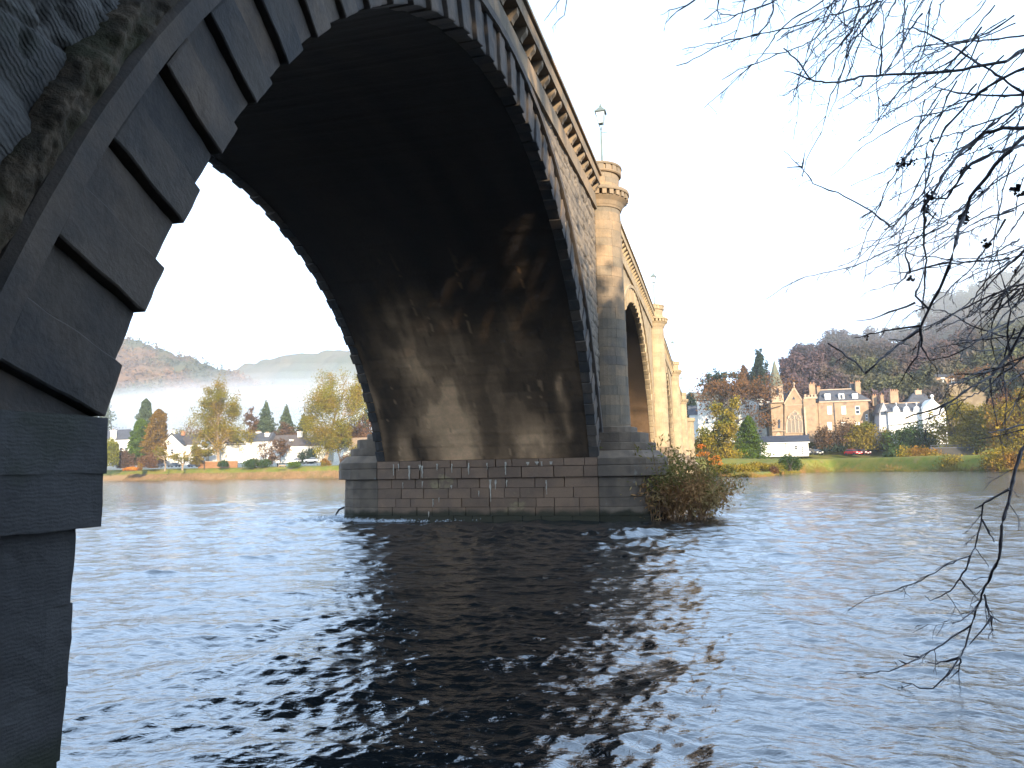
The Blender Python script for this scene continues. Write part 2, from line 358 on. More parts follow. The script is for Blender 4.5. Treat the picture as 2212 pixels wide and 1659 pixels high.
def soffit(y0, S, r, first):
    R, zc0, ha = circ(S, r); nx, na = (110, 330) if first else (20, 80)
    xs = np.linspace(-W, 0, nx); an = np.linspace(-ha, ha, na); X, A = np.meshgrid(xs, an, indexing='ij')
    arc = A * R; rr = R + .03 + .025 * (fbm(X * .8, arc * 2.2, 6, 4) - .5) - .02 * smooth(.03, .0, np.abs((arc / .55) % 1 - .5) * .55 * .5)
    Y = y0 + S / 2 + rr * np.sin(A); Z = zc0 + rr * np.cos(A)
    # limewash and soot stains, plus painted-in sun patches and water glow: pale runs low on the vault, soot black towards the crown
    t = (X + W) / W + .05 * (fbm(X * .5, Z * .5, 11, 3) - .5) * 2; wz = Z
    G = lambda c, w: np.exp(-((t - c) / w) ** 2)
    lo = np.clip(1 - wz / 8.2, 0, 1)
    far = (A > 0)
    s = .05 + 1.0 * G(.395 - .012 * wz, .125 + .004 * wz) * (1.0 * np.exp(-(wz / 6.0) ** 2))  # pale column: limewash plus glow of water-bounced light, painted in
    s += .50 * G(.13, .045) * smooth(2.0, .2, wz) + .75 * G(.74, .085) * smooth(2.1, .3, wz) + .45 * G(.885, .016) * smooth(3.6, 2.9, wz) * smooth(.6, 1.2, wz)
    s += .42 * np.exp(-((t - .33 - (wz - 6.2) * .10) / .055) ** 2 - ((wz - 6.1) / .55) ** 2) + .33 * np.exp(-((t - .80 - (wz - 5.9) * .12) / .06) ** 2 - ((wz - 5.6) / .6) ** 2)  # ochre patches of sunlight painted into the colour
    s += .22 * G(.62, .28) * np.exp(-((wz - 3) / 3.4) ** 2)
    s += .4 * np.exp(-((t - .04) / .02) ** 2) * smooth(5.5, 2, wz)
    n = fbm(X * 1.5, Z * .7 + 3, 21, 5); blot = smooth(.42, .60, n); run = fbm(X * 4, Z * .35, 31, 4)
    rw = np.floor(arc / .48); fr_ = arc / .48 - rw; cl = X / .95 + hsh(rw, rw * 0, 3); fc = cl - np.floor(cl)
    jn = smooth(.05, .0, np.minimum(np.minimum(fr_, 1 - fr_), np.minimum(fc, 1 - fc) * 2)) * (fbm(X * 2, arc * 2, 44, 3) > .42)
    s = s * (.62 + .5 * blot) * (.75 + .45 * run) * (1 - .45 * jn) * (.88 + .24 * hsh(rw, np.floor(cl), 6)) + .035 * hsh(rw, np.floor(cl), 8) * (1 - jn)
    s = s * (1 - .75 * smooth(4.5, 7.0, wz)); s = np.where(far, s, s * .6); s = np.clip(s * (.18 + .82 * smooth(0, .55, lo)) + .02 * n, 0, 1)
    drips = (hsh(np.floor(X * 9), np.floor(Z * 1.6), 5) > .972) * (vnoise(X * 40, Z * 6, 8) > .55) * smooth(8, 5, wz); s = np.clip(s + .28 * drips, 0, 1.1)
    V = np.stack([X, Y, Z], -1).reshape(-1, 3); i, j = np.meshgrid(np.arange(nx - 1), np.arange(na - 1), indexing='ij'); q = (i * na + j).ravel()
    F = np.stack([q, q + 1, q + na + 1, q + na], 1)
    mesh_np('arch_soffit', V, F, SOFF, bridge, True, {'stain_glow': s.reshape(-1)})

def moulding(mb, y0, S, r, face, near):
    R, zc0, ha = circ(S, r); sgn = 1 if face > -1 else -1; n = 150 if near else 60
    prof = [(R + .905, .10), (R + .92, .155), (R + 1.10, .165), (R + 1.15, .10), (R + 1.16, -.1), (R + .905, -.1)]
    rings = []
    for i in range(n + 1):
        a = -ha * 1.0 + 2 * ha * i / n; w = .012 * (vnoise(np.array(i * .7), np.array(y0), 3) - .5)
        rings.append([(face + sgn * (x + float(w)), y0 + S / 2 + rr * math.sin(a), zc0 + rr * math.cos(a)) for rr, x in prof])
    k = len(prof); vs = [p for r_ in rings for p in r_]
    mb.add(vs, [(i * k + j, i * k + (j + 1) % k, (i + 1) * k + (j + 1) % k, (i + 1) * k + j) for i in range(n) for j in range(k)])

for ai, (y0, S, r) in enumerate(ARCH):
    near = ai == 0
    for face in (0., -W):
        mb = ring(y0, S, r, face, near and face == 0.); skewback(mb, y0, S, r, face)
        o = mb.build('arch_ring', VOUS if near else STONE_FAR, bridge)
        if near and face == 0.: o['label'] = 'near arch ring of big stones, every second one standing proud'
    m2 = MB(); moulding(m2, y0, S, r, 0., near); m2.build('hood_moulding', VOUS if near else STONE_FAR, bridge)
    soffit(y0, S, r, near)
    ya = -9. if near else TOWERS[ai - 1]; yb = TOWERS[ai]
    if near:
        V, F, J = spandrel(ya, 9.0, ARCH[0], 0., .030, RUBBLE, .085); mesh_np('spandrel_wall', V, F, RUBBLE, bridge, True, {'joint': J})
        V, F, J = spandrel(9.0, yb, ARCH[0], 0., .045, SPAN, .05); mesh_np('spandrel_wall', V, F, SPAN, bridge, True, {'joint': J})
    else:
        V, F, J = spandrel(ya, yb, ARCH[ai], 0., .09, STONE_FAR, .03); mesh_np('spandrel_wall', V, F, STONE_FAR, bridge, True, {'joint': J})
    V, F, J = spandrel(ya, yb, ARCH[ai], -W, .25, STONE, .02); mesh_np('spandrel_wall', V, F[:, ::-1], STONE, bridge, True, {'joint': J})

# mossy ledge of rough rubble lying on the near hood moulding
R, zc0, ha = circ(26., 9.13); aa = np.arange(-ha, -.3, .0016); tt = np.linspace(0, 1, 16); A_, T_ = np.meshgrid(aa, tt, indexing='ij'); arc_ = A_ * R
wd = .30 + .22 * (fbm(arc_ * .9, A_ * 0, 7, 3) - .5); rr_ = R + 1.12 + T_ * wd; nn_ = fbm(arc_ * 3.2, T_ * 2.2 + 4, 12, 5) - .5; n2_ = fbm(arc_ * 11, T_ * 5, 14, 4) - .5
xx_ = -.04 + (.155 + .20 * nn_ + .08 * n2_) * np.clip(np.minimum(T_ / .10, (1 - T_) / .30), 0, 1) ** .6
V = np.stack([xx_, 13 + (rr_ + .03 * n2_) * np.sin(A_), zc0 + (rr_ + .03 * n2_) * np.cos(A_)], -1).reshape(-1, 3); i_, j_ = np.meshgrid(np.arange(len(aa) - 1), np.arange(15), indexing='ij'); q = (i_ * 16 + j_).ravel()
mesh_np('mossy_ledge', V, np.stack([q, q + 16, q + 17, q + 1], 1), MOSS, bridge, True)

# string fascia, corbels, parapet and coping on both sides, and the deck
def run(mb, ya, yb, f0, f1, dz0, dz1, step=2.0):
    n = max(2, int((yb - ya) / step)); ys = np.linspace(ya, yb, n + 1)
    for a, b in zip(ys[:-1], ys[1:]):
        b2 = b - .006; P = []
        for c in (dz0, dz1):
            for y in (a, b2):
                for x in (f0, f1): P.append((x, y, float(zc(y)) + c))
        P = np.array(P); mb.add(P, [(0, 2, 3, 1), (4, 5, 7, 6), (0, 1, 5, 4), (1, 3, 7, 5), (3, 2, 6, 7), (2, 0, 4, 6)])
NCORB = 0
for (ya, yb, nearp) in ((-9., 28.5, 1), (28.5, 64.2, 0), (64.2, 102.95, 0), (102.95, 138.5, 0), (138.5, 169.5, 0)):
    sm = STONE if nearp else STONE_FAR
    m = MB(); run(m, ya, yb, -.1, .10, -.62, -.02, 1.1); m.build('string_course', sm, bridge, bevel=.01)
    m = MB(); run(m, ya, yb, -.2, -.08, -.05, .39, 1.3); run(m, ya, yb, -.1, .33, .37, .46, 1.3); run(m, ya, yb, -.1, .27, .462, .95, .9); m.build('parapet', sm, bridge, bevel=.008)
    m = MB(); run(m, ya, yb, -.12, .36, .954, 1.07, 1.2); m.build('coping', sm, bridge, bevel=.015)
    m = MB(); y = ya + .3
    while y < yb - .2:
        z = float(zc(y)); w = .105
        q = MB() if NCORB < 99 and y > 4 else m
        q.prism([(-.1, z - .0), (.12, z - .0), (.16, z + .10), (.27, z + .22), (.29, z + .365), (-.1, z + .365)], y - w, y + w, 'y')
        if q is not m: q.build('corbel', sm, bridge); NCORB += 1
        y += .96
    tag(m.build('corbels', sm, bridge), kind='stuff')
    m = MB(); run(m, ya, yb, -W - .3, -W + .1, -.6, .95, 3); m.build('parapet', STONE, bridge)
    m = MB(); run(m, ya, yb, -W + .05, -.05, -.1, .05, 3); m.build('road_deck', ASPH, bridge)

def nose(xn, hw, xs=.9):            # plan of a cutwater: straight flanks, then a blunt rounded nose
    pts = [(-.0, -hw), (xs, -hw)]
    for a in np.linspace(-80, 80, 9): pts.append((xs + (xn - xs) * math.cos(math.radians(a)) ** .8, hw * .985 * math.sin(math.radians(a))))
    return pts + [(xs, hw), (0., hw)]
for ti, yc in enumerate(TOWERS[:4]):
    hw = 2.5; pier = []
    far = ti > 0; sm = STONE_FAR if far else STONE
    # body of the pier below the springing, in courses of separate stones
    mbs = {-1: MB(), 1: MB()}; g = random.Random(11 + ti); zs = [-3.3, -2.80, -2.42, -2.04, -1.66, -1.22, -.80]
    for k in range(len(zs) - 1):
        x = -W; z0, z1 = zs[k], zs[k + 1]
        while x < -.05:
            ln = g.uniform(.65, 1.35) if ti == 0 else 2.4; x2 = min(x + ln, 0.)
            if 0 - x2 < .35: x2 = 0.
            for s in ((-1, 1) if ti == 0 else (-1,)):
                y1 = yc + s * hw; y2 = yc + s * (hw - .5); pr = g.uniform(-.006, .008)
                P = [(xx, yy, z) for z in (z0 + .001, z1 - .001) for yy in ((y1 + s * pr), y2) for xx in (x + .001, x2 - .001)]
                rough_block(mbs[s], P, (4, 1, 2) if ti == 0 else (1, 1, 1), .007, .03, k * 7 + x)
            x = x2
    for s in mbs:
        if mbs[s].v: mbs[s].build('pier_face', PIERW if not far else sm, bridge)
    # capping band, two courses deep and standing slightly proud
    mbs = {-1: MB(), 1: MB()}
    for z0, z1 in ((-.80, -.33), (-.325, 0.)):
        x = -W + g.uniform(-.3, 0)
        while x < -.05:
            x2 = min(x + g.uniform(.7, 1.5), 0.) if ti == 0 else 0.
            x = max(x, -W)
            for s in (-1, 1):
                P = [(xx, yy, z) for z in (z0 + .003, z1 - .003) for yy in (yc + s * (hw + .10), yc + s * (hw - .6)) for xx in (x + .003, x2 - .003)]
                rough_block(mbs[s], P, (4, 1, 2) if ti == 0 else (1, 1, 1), .008, .03, x)
            x = x2
    for s in mbs: mbs[s].build('pier_band', PIERW if not far else sm, bridge)
    for sd, fx in ((1, 0.), (-1, -W)):
        mb = MB(); Q = lambda pts: [(fx + sd * a, yc + b) for a, b in pts][::sd]
        for k in range(len(zs) - 1): mb.prism([(a, b) for a, b in Q(nose(2.45 - .012 * k, hw - .02 - .004 * (k % 2)))], zs[k] + .003, zs[k + 1] - .003)
        mb.build('cutwater', PIERDARK if not far else sm, bridge, bevel=.02)
        mb = MB()
        mb.prism(Q(nose(2.75, hw + .13)), -.795, -.33); mb.prism(Q(nose(2.76, hw + .12)), -.324, -.06)
        a = nose(2.76, hw + .12); b = nose(2.35, hw - .15)
        mb.frustum([(x, y, -.058) for x, y in Q(a)], [(x, y, .28) for x, y in Q(b)])
        for (xn, hh, z0, z1) in ((2.25, 2.25, .283, .62), (1.95, 1.95, .623, 1.06), (1.45, 1.6, 1.063, 1.32)): mb.prism(Q(nose(xn, hh, .5)), z0, z1)
        mb.build('cutwater_cap', PIERDARK, bridge, bevel=.03)
        # half-round shaft in courses
        mb = MB(); z = 1.0; rr = 1.16; top = float(zc(yc)) - .55; k = 0
        while z < top - .1:
            z2 = min(z + g.uniform(.38, .52), top); t = (z - 1) / (top - 1); ro = 1.16 - .13 * t + g.uniform(-.008, .01); na = 5
            offs = g.uniform(0, .3)
            for i in range(na):
                a0 = -math.pi / 2 + (i + (offs if i else 0)) * math.pi / na; a1 = -math.pi / 2 + (i + 1 + (offs if i < na - 1 else 0)) * math.pi / na; rj = ro + g.uniform(-.006, .006); nn = 4
                pts = [(fx + sd * (rj * math.cos(a0 + .004 + (a1 - a0 - .008) * j / nn)), yc + rj * math.sin(a0 + .004 + (a1 - a0 - .008) * j / nn)) for j in range(nn + 1)] + [(fx + sd * .0, yc)]
                mb.prism(pts, z + .004, z2 - .004)
            mb.lathe([(ro - .03, z), (ro - .03, z2)], fx, yc, 20)
            z = z2; k += 1
        mb.build('turret_shaft', sm, bridge, True if False else False)
        # corbelled collar, turret drum and its crown
        mb = MB(); zt = float(zc(yc)); zb = top
        mb.lathe([(.95, zb), (1.07, zb), (1.10, zb + .08), (1.13, zb + .12), (1.20, zb + .28), (1.36, zb + .45), (1.36, zb + .47), (1.0, zb + .47)], fx, yc, 32)
        for i in range(26):
            a = i * 2 * math.pi / 26; ca, sa = math.cos(a), math.sin(a); w = .10
            P = []
            for zz in (zb + .474, zb + .70):
                for rr_ in (1.0, 1.42):
                    for s in (-1, 1): P.append((fx + rr_ * ca - s * w * sa, yc + rr_ * sa + s * w * ca, zz))
            mb.add(P, [(0, 2, 3, 1), (4, 5, 7, 6), (0, 1, 5, 4), (1, 3, 7, 5), (3, 2, 6, 7), (2, 0, 4, 6)])
        mb.lathe([(1.0, zb + .704), (1.46, zb + .704), (1.48, zb + .76), (1.47, zb + .86), (1.30, zb + .93), (1.0, zb + .96)], fx, yc, 32)
        mb.build('corbel_collar', sm, bridge)
        mb = MB(); z = zb + .95
        for k in range(3):
            for i in range(9):
                a0 = (i + .5 * (k % 2)) * 2 * math.pi / 9; a1 = a0 + 2 * math.pi / 9 - .012; rj = 1.02 + g.uniform(-.006, .006)
                mb.prism([(fx + rj * math.cos(a0 + (a1 - a0) * j / 4), yc + rj * math.sin(a0 + (a1 - a0) * j / 4)) for j in range(5)] + [(fx, yc)], z, z + .235)
            z += .24
        mb.build('turret_drum', sm, bridge)
        mb = MB(); mb.lathe([(.9, z), (1.1, z), (1.14, z + .05), (1.14, z + .09), (1.0, z + .09)], fx, yc, 32)
        for i in range(20):
            a = i * 2 * math.pi / 20; ca, sa = math.cos(a), math.sin(a); w = .125; P = []
            for zz in (z + .094, z + .33):
                for rr_ in (.9, 1.13):
                    for s in (-1, 1): P.append((fx + rr_ * ca - s * w * sa, yc + rr_ * sa + s * w * ca, zz))
            mb.add(P, [(0, 2, 3, 1), (4, 5, 7, 6), (0, 1, 5, 4), (1, 3, 7, 5), (3, 2, 6, 7), (2, 0, 4, 6)])
        mb.lathe([(.95, z + .094), (1.07, z + .094), (1.07, z + .334), (.95, z + .334)], fx, yc, 32)
        mb.lathe([(0, z + .336), (1.16, z + .336), (1.18, z + .38), (1.17, z + .44), (.0, z + .47)], fx, yc, 32)
        mb.build('turret_crown', sm, bridge)
    TOPZ = z + .46
    TOWERS[ti] = yc
# near abutment standing in the water's edge, and the far one
mb = MB(); g = random.Random(2)
for k, (z0, z1, yo, xo) in enumerate(((-3.2, -2.78, -.09, -.06), (-2.775, -2.38, -.07, -.05), (-2.375, -1.88, -.05, -.04), (-1.875, -1.32, -.03, -.03), (-1.315, -.785, -.05, -.02), (-.78, -.40, .085, .08), (-.395, .0, .10, .09))):
    y = yo
    while y > -9:
        y2 = y - (g.uniform(.9, 1.3) if k < 5 else g.uniform(1.0, 1.6))
        if y2 < -9: y2 = -9.
        P = [(xx, yy, z) for z in (z0 - .018, z1 + .012) for yy in (y, y2 - .01) for xx in (-W if y == yo else -.6, xo)]
        rough_block(mb, P, (2, 12, 8), .024 if k < 5 else .012, .015, k * 5 + y, 3.2); y = y2
mb.build('near_abutment', mat('dark_abutment_stone', (.050, .048, .048), (.032, .030, .031), 1.8, .7, .006, 20, .12, (.028, .030, .022), .9, (.5, .65), spec=.4, bands=(11.0, 7., 'Z', .0009), wet=(.015, .018, .008)), bridge)
mb = MB(); mb.box(-W - .3, .3, 167., 186., -3.3, 9.4); mb.lathe([(1.5, -2), (1.5, 9.6), (1.8, 9.9), (1.8, 10.6), (0, 10.6)], .3, 169.5, 16)
mb.build('far_abutment', STONE_FAR, bridge, bevel=.03)
mb = MB(); mb.box(-W + .2, -.3, -8.9, -.3, -3.2, -.01); mb.box(-W - .2, -.4, -9., -.55, .0, 8.6); mb.box(-W + .1, -.4, 26.25, 30.7, 0., 3.0)
for t in TOWERS[1:4]: mb.box(-W + .1, -.3, t - 2.2, t + 2.2, 0., 3.)
mb.build('masonry_core', STONE, bridge)
# white lime runs on the pier below the vault
mb = MB(); g = random.Random(9)
def run_mark(xc, ztop, ln, w):
    pts_l = []; pts_r = []; n = 7
    for i in range(n):
        t = i / (n - 1); ww = w * (1 - .75 * t) * g.uniform(.5, 1.2); c = xc + g.uniform(-.012, .012)
        pts_l.append((c - ww, ztop - ln * t)); pts_r.append((c + ww, ztop - ln * t))
    pts = pts_l + pts_r[::-1]
    yy = 26 - .135 if ztop > -.8 else 26 - .03
    mb.prism(pts, yy, yy + .02, 'y')
for uu, vt, ln, w in ((850, 1003, .5, .035), (861, 1002, .3, .03), (884, 1006, .62, .07), (907, 1004, .25, .06), (912, 1006, .55, .05), (944, 1002, .3, .04), (976, 1002, .4, .03), (1012, 1000, .5, .05), (1052, 1000, .28, .03),
                      (1092, 998, .55, .05), (1160, 997, .12, .10), (1170, 997, .2, .05), (1140, 998, .14, .08), (1190, 997, .12, .1), (1059, 1036, .95, .06), (1070, 1036, .42, .05), (912, 1040, .3, .03), (1180, 1037, .6, .035), (1094, 1037, .3, .03), (870, 1042, .3, .02),
                      (1034, 1060, .25, .03), (975, 1048, .15, .05), (948, 1075, .2, .02), (935, 1078, .35, .03), (926, 1105, .25, .03)):
    y_ = 25.87 if vt < 1035 else 25.97; P = at(uu, vt, y_); run_mark(P[0], P[2], ln, w)
mb.build('lime_runs', LIME, bridge)

# ------------------------------------------------------------------ ground of both banks
WL = [(-3000, 420), (-600, 300), (-330, 262), (-90, 238), (-40, 205), (-4, 176), (3, 160), (8, 140), (12, 133), (15, 138), (20, 172), (31, 205), (38, 214), (47, 200), (60, 176), (78, 150), (120, 120), (500, 60), (3000, -200)]
def wl(x): return np.interp(x, [a for a, _ in WL], [b for _, b in WL])
def gz(x, y):                        # ground height beyond the far waterline
    x = np.asarray(x, float); y = np.asarray(y, float); d = y - wl(x); rt = smooth(-20, 30, x)
    up = np.where(d < 0, d * .25, 0)
    sp = smooth(-2, 3, x) * smooth(27, 21, x) * smooth(188, 168, y)
    b = WZ + up + (4.6 * smooth(0, 7, d)) * (1 - .22 * rt) * (1 - .80 * sp) + .25 * (fbm(x * .12, y * .12, 3, 3) - .5)
    slope = rt * (smooth(0, 40, y - 232) * 6.0 + np.clip(y - 262, 0, 400) * .10) + (1 - rt) * np.clip(y - 285, 0, 2000) * .012
    return b + np.where(d > 0, slope, 0)
xs = np.concatenate([np.linspace(-1400, -330, 20), np.linspace(-320, 160, 321), np.linspace(170, 1200, 20)])
dd = np.concatenate([[-14, -6, -2, -.7], np.linspace(0, 10, 14), np.linspace(12, 90, 44), [100, 130, 180, 260, 400, 700, 1000, 1350]])
Xg, Dg = np.meshgrid(xs, dd, indexing='ij'); Yg = wl(Xg) + Dg + 1.2 * (fbm(Xg * .2, Xg * 0, 9, 3) - .5) * (np.abs(Xg) < 400) * smooth(-1, 1, Dg)
Zg = gz(Xg, Yg); i, j = np.meshgrid(np.arange(len(xs) - 1), np.arange(len(dd) - 1), indexing='ij'); q = (i * len(dd) + j).ravel()
GRASS = mat('bank_grass', (.105, .130, .014), (.165, .15, .022), .35, .95, .02, 3, 0, (.20, .15, .055), .16, (.52, .68))
GRASSR = GRASS
def bank_mat():
    m = GRASS; t = m.node_tree; N = t.nodes; K = t.links.new; b = N['Principled BSDF']; src = b.inputs['Base Color'].links[0].from_socket
    tcn = N.new('ShaderNodeTexCoord'); s = N.new('ShaderNodeSeparateXYZ'); K(tcn.outputs['Object'], s.inputs[0])
    r = N.new('ShaderNodeMapRange'); r.inputs['From Min'].default_value = .3; r.inputs['From Max'].default_value = -.7; K(s.outputs['Z'], r.inputs['Value'])
    rx = N.new('ShaderNodeMapRange'); rx.inputs['From Min'].default_value = 10; rx.inputs['From Max'].default_value = -20; K(s.outputs['X'], rx.inputs['Value'])
    mm = N.new('ShaderNodeMath'); mm.operation = 'MULTIPLY'; K(r.outputs[0], mm.inputs[0]); K(rx.outputs[0], mm.inputs[1])
    x = N.new('ShaderNodeMixRGB'); x.inputs['Color2'].default_value = (.23, .15, .075, 1); K(mm.outputs[0], x.inputs[0]); K(src, x.inputs[1]); K(x.outputs[0], b.inputs['Base Color'])
bank_mat()
tag(mesh_np('far_bank', np.stack([Xg, Yg, Zg], -1).reshape(-1, 3), np.stack([q, q + len(dd), q + len(dd) + 1, q + 1], 1), GRASS, None, True), 'grassy far river bank with a brown reedy edge', kind='structure')
# bank behind the camera
xs2 = np.linspace(-60, 160, 90); ys2 = np.concatenate([np.linspace(-120, -12, 20), np.linspace(-11, -1.0, 24)]); Xn, Yn = np.meshgrid(xs2, ys2, indexing='ij')
edge = -2.2 - 1.2 * smooth(3, 30, Xn) - .06 * np.clip(Xn, 0, 200); Zn = -3.2 + np.clip(edge - Yn, 0, 1.6) * .55 + np.clip(edge - Yn - 6, 0, 30) * .09 + .25 * fbm(Xn * .5, Yn * .5, 8, 3)
Zn = np.minimum(Zn, np.where(np.hypot(Xn - C0[0], Yn - C0[1]) < 4, -2.1, 99)); i, j = np.meshgrid(np.arange(89), np.arange(len(ys2) - 1), indexing='ij'); q = (i * len(ys2) + j).ravel()
tag(mesh_np('near_bank', np.stack([Xn, Yn, Zn], -1).reshape(-1, 3), np.stack([q, q + len(ys2), q + len(ys2) + 1, q + 1], 1), mat('leaf_litter', (.07, .05, .03), (.05, .05, .025), 3, .95, .03, 20), None, True), 'leaf strewn near river bank', kind='structure')

# ------------------------------------------------------------------ hills
def hill(name, ridge, y0, y1, matl, label, bump=6., base=-3., ext=(.35, .6)):
    us = np.array([a for a, _ in ridge], float); vs_ = np.array([b for _, b in ridge], float); n = 260
    uu = np.linspace(us[0], us[-1], n); vv = np.interp(uu, us, vs_); T = np.linspace(0, 1, 70); V = []
    top = np.array([at(u, v, y1) for u, v in zip(uu, vv)])
    for k in range(n):
        f = (y0 - C0[1]) / (y1 - C0[1]); xb = C0[0] + (top[k, 0] - C0[0]) * f
        for t in T:
            s = t ** 1.25; y = y0 + (y1 - y0) * t; x = xb + (top[k, 0] - xb) * t
            z = base + (top[k, 2] - base) * s
            V.append((x, y, z))
        for t in (.15, .5, 1.0): V.append((top[k, 0], y1 + (y1 - y0) * t, top[k, 2] - (top[k, 2] - base) * t))
    V = np.array(V); m = 73; sc_ = 1. / (bump * 2.2)
    V[:, 2] += bump * (fbm(V[:, 0] * sc_ * .9, V[:, 1] * sc_ * .6 + V[:, 2] * sc_, 5, 4) - .5) * 2 * np.tile(np.concatenate([smooth(0, .1, T), [.8, .5, 0]]), n)
    i, j = np.meshgrid(np.arange(n - 1), np.arange(m - 1), indexing='ij'); q = (i * m + j).ravel()
    return tag(mesh_np(name, V, np.stack([q, q + m, q + m + 1, q + 1], 1), matl, None, True), label, kind='structure')
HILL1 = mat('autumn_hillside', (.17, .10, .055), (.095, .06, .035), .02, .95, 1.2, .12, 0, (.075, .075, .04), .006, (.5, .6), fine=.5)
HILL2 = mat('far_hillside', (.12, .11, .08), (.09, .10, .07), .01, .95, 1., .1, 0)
hill('hill', [(-420, 800), (-200, 740), (0, 712), (120, 716), (200, 726), (262, 728), (300, 738), (330, 754), (370, 765), (420, 778), (455, 788), (480, 799), (520, 812), (580, 835), (700, 880), (900, 960)], 620, 980, HILL1, 'brown autumn wooded hill rising out of the mist', 9.)
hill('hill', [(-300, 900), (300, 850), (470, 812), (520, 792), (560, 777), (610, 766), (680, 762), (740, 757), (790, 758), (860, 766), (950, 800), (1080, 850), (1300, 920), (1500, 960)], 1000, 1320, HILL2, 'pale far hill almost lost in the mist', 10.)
HILL3 = mat('wooded_slope', (.050, .042, .034), (.035, .036, .02), .05, .95, .6, .3, 0)
RIDGE = [(1420, 880), (1490, 872), (1550, 858), (1600, 838), (1650, 812), (1690, 782), (1740, 742), (1790, 722), (1840, 722), (1880, 712), (1930, 716), (1980, 700), (2030, 645), (2100, 612), (2150, 590), (2212, 575), (2300, 560), (2500, 560), (2900, 600)]
hill('hill', [(u, v + 26) for u, v in RIDGE], 262, 350, HILL3, 'steep wooded hillside behind the town', 3., 3.)
hill('hill', [(1380, 905), (1440, 880), (1490, 853), (1520, 848), (1560, 852), (1700, 860), (1900, 880)], 600, 900, HILL2, 'low misty rise beyond the bridge end', 6.)

HV = [np.array([v.co[:] for v in o.data.vertices]) for o in COL.objects if o.name == 'hill'][0]
# ------------------------------------------------------------------ foliage
def cards(P, size, g, flat=0., elong=1.0):
    n = len(P); a = g.normal(size=(n, 3)); a /= np.linalg.norm(a, axis=1)[:, None]; b = g.normal(size=(n, 3)); b -= (b * a).sum(1)[:, None] * a; b /= np.linalg.norm(b, axis=1)[:, None]
    s = size * g.uniform(.55, 1.35, n)[:, None]; a = a * s * elong; b = b * s
    V = np.stack([P - a * .5, P + b * .42, P + a * .5, P - b * .42], 1).reshape(-1, 3)
    return V, np.arange(4 * n).reshape(n, 4)
def blob_points(blobs, n, g, shell=.45):
    bl = np.array(blobs, float); vol = (bl[:, 3] * bl[:, 4] * bl[:, 5]) ** .75; k = g.choice(len(bl), n, p=vol / vol.sum())
    d = g.normal(size=(n, 3)); d /= np.linalg.norm(d, axis=1)[:, None]; r = g.uniform(0, 1, n) ** shell
    return bl[k, :3] + d * r[:, None] * bl[k, 3:6] * (1 + .12 * g.normal(size=(n, 1)))
def foliage(name, c1, c2, c3=None, tr=.25, sc_=.25):
    return mat(name, c1, c2, sc_, .8, 0, 3, .35, c3, sc_ * .6, (.48, .6), trans=tr, fine=.15, spec=.15)
F_OLIVE = foliage('olive_leaves', (.245, .20, .016), (.165, .15, .014), (.25, .165, .02))
F_GREEN = foliage('green_leaves', (.055, .095, .02), (.035, .065, .018))
F_LIME = foliage('bright_green_needles', (.085, .135, .010), (.05, .085, .008))
F_DARK = foliage('dark_needles', (.03, .05, .03), (.02, .035, .022), None, .1)
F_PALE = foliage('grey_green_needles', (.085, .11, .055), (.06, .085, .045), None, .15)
F_GOLD = foliage('golden_needles', (.21, .12, .015), (.14, .085, .014))
F_BROWN = foliage('brown_twigs', (.13, .072, .036), (.085, .052, .028), None, .15)
F_MAUVE = foliage('bare_mauve_twigs', (.115, .076, .080), (.080, .058, .060), (.080, .085, .040), .1, .02)
F_RUST = foliage('rust_leaves', (.17, .08, .030), (.115, .06, .026))
F_YEL = foliage('yellow_leaves', (.25, .175, .012), (.17, .135, .012), (.22, .11, .015))
F_OCHRE = foliage('ochre_leaves', (.25, .175, .018), (.17, .135, .016), (.13, .13, .016))
F_ORANGE = foliage('orange_leaves', (.55, .16, .02), (.60, .27, .03), None, .4)
F_WILLOW = foliage('willow_leaves', (.19, .185, .02), (.13, .14, .018))
BARK = mat('bark', (.085, .065, .05), (.06, .048, .038), 3, .95, .02, 12)
PALEBARK = mat('pale_bark', (.34, .25, .17), (.22, .17, .12), 2, .95, .02, 12)
TWIG = mat('twig_bark', (.085, .060, .062), (.055, .045, .052), 8, .55, .002, 60, spec=.5)

def limbs(mb, base, h, g, trunk=.5, levels=4, spread=.75, first=.25, lean=(0, 0), sides=5, upward=.25, nb=(4, 7)):
    tips = []
    def grow(p, d, ln, r, lv):
        n = 5; P = [p]; R = [r]; d = d / np.linalg.norm(d)
        for k in range(n):
            d = d + g.normal(size=3) * .14 + np.array([0, 0, upward * .16]); d /= np.linalg.norm(d); P.append(P[-1] + d * ln / n); R.append(r * (1 - .62 * (k + 1) / n))
        mb.tube(P, R, sides if lv == 0 else (4 if lv == 1 else 3))
        if lv >= levels: tips.extend(P[2:]); return
        if lv >= 2: tips.extend(P[3:])
        m = int(g.integers(*nb)) + (3 if lv == 0 else 0)
        for k in range(m):
            t = (first if lv == 0 else .3) + (1 - (first if lv == 0 else .3)) * (k + g.uniform(0, .8)) / m; f = t * n; i = min(int(f), n - 1); q = P[i] + (P[i + 1] - P[i]) * (f - i)
            a = g.normal(size=3); a -= a @ d * d; a /= np.linalg.norm(a); nd = d * g.uniform(.35, .9) + a * spread * g.uniform(.7, 1.2)
            grow(q, nd, ln * g.uniform(.42, .66) * (1.15 - .45 * t if lv == 0 else 1), R[i] * .55, lv + 1)
    grow(np.asarray(base, float), np.array([lean[0], lean[1], 1.]), h * .72, trunk, 0)
    return np.array(tips)

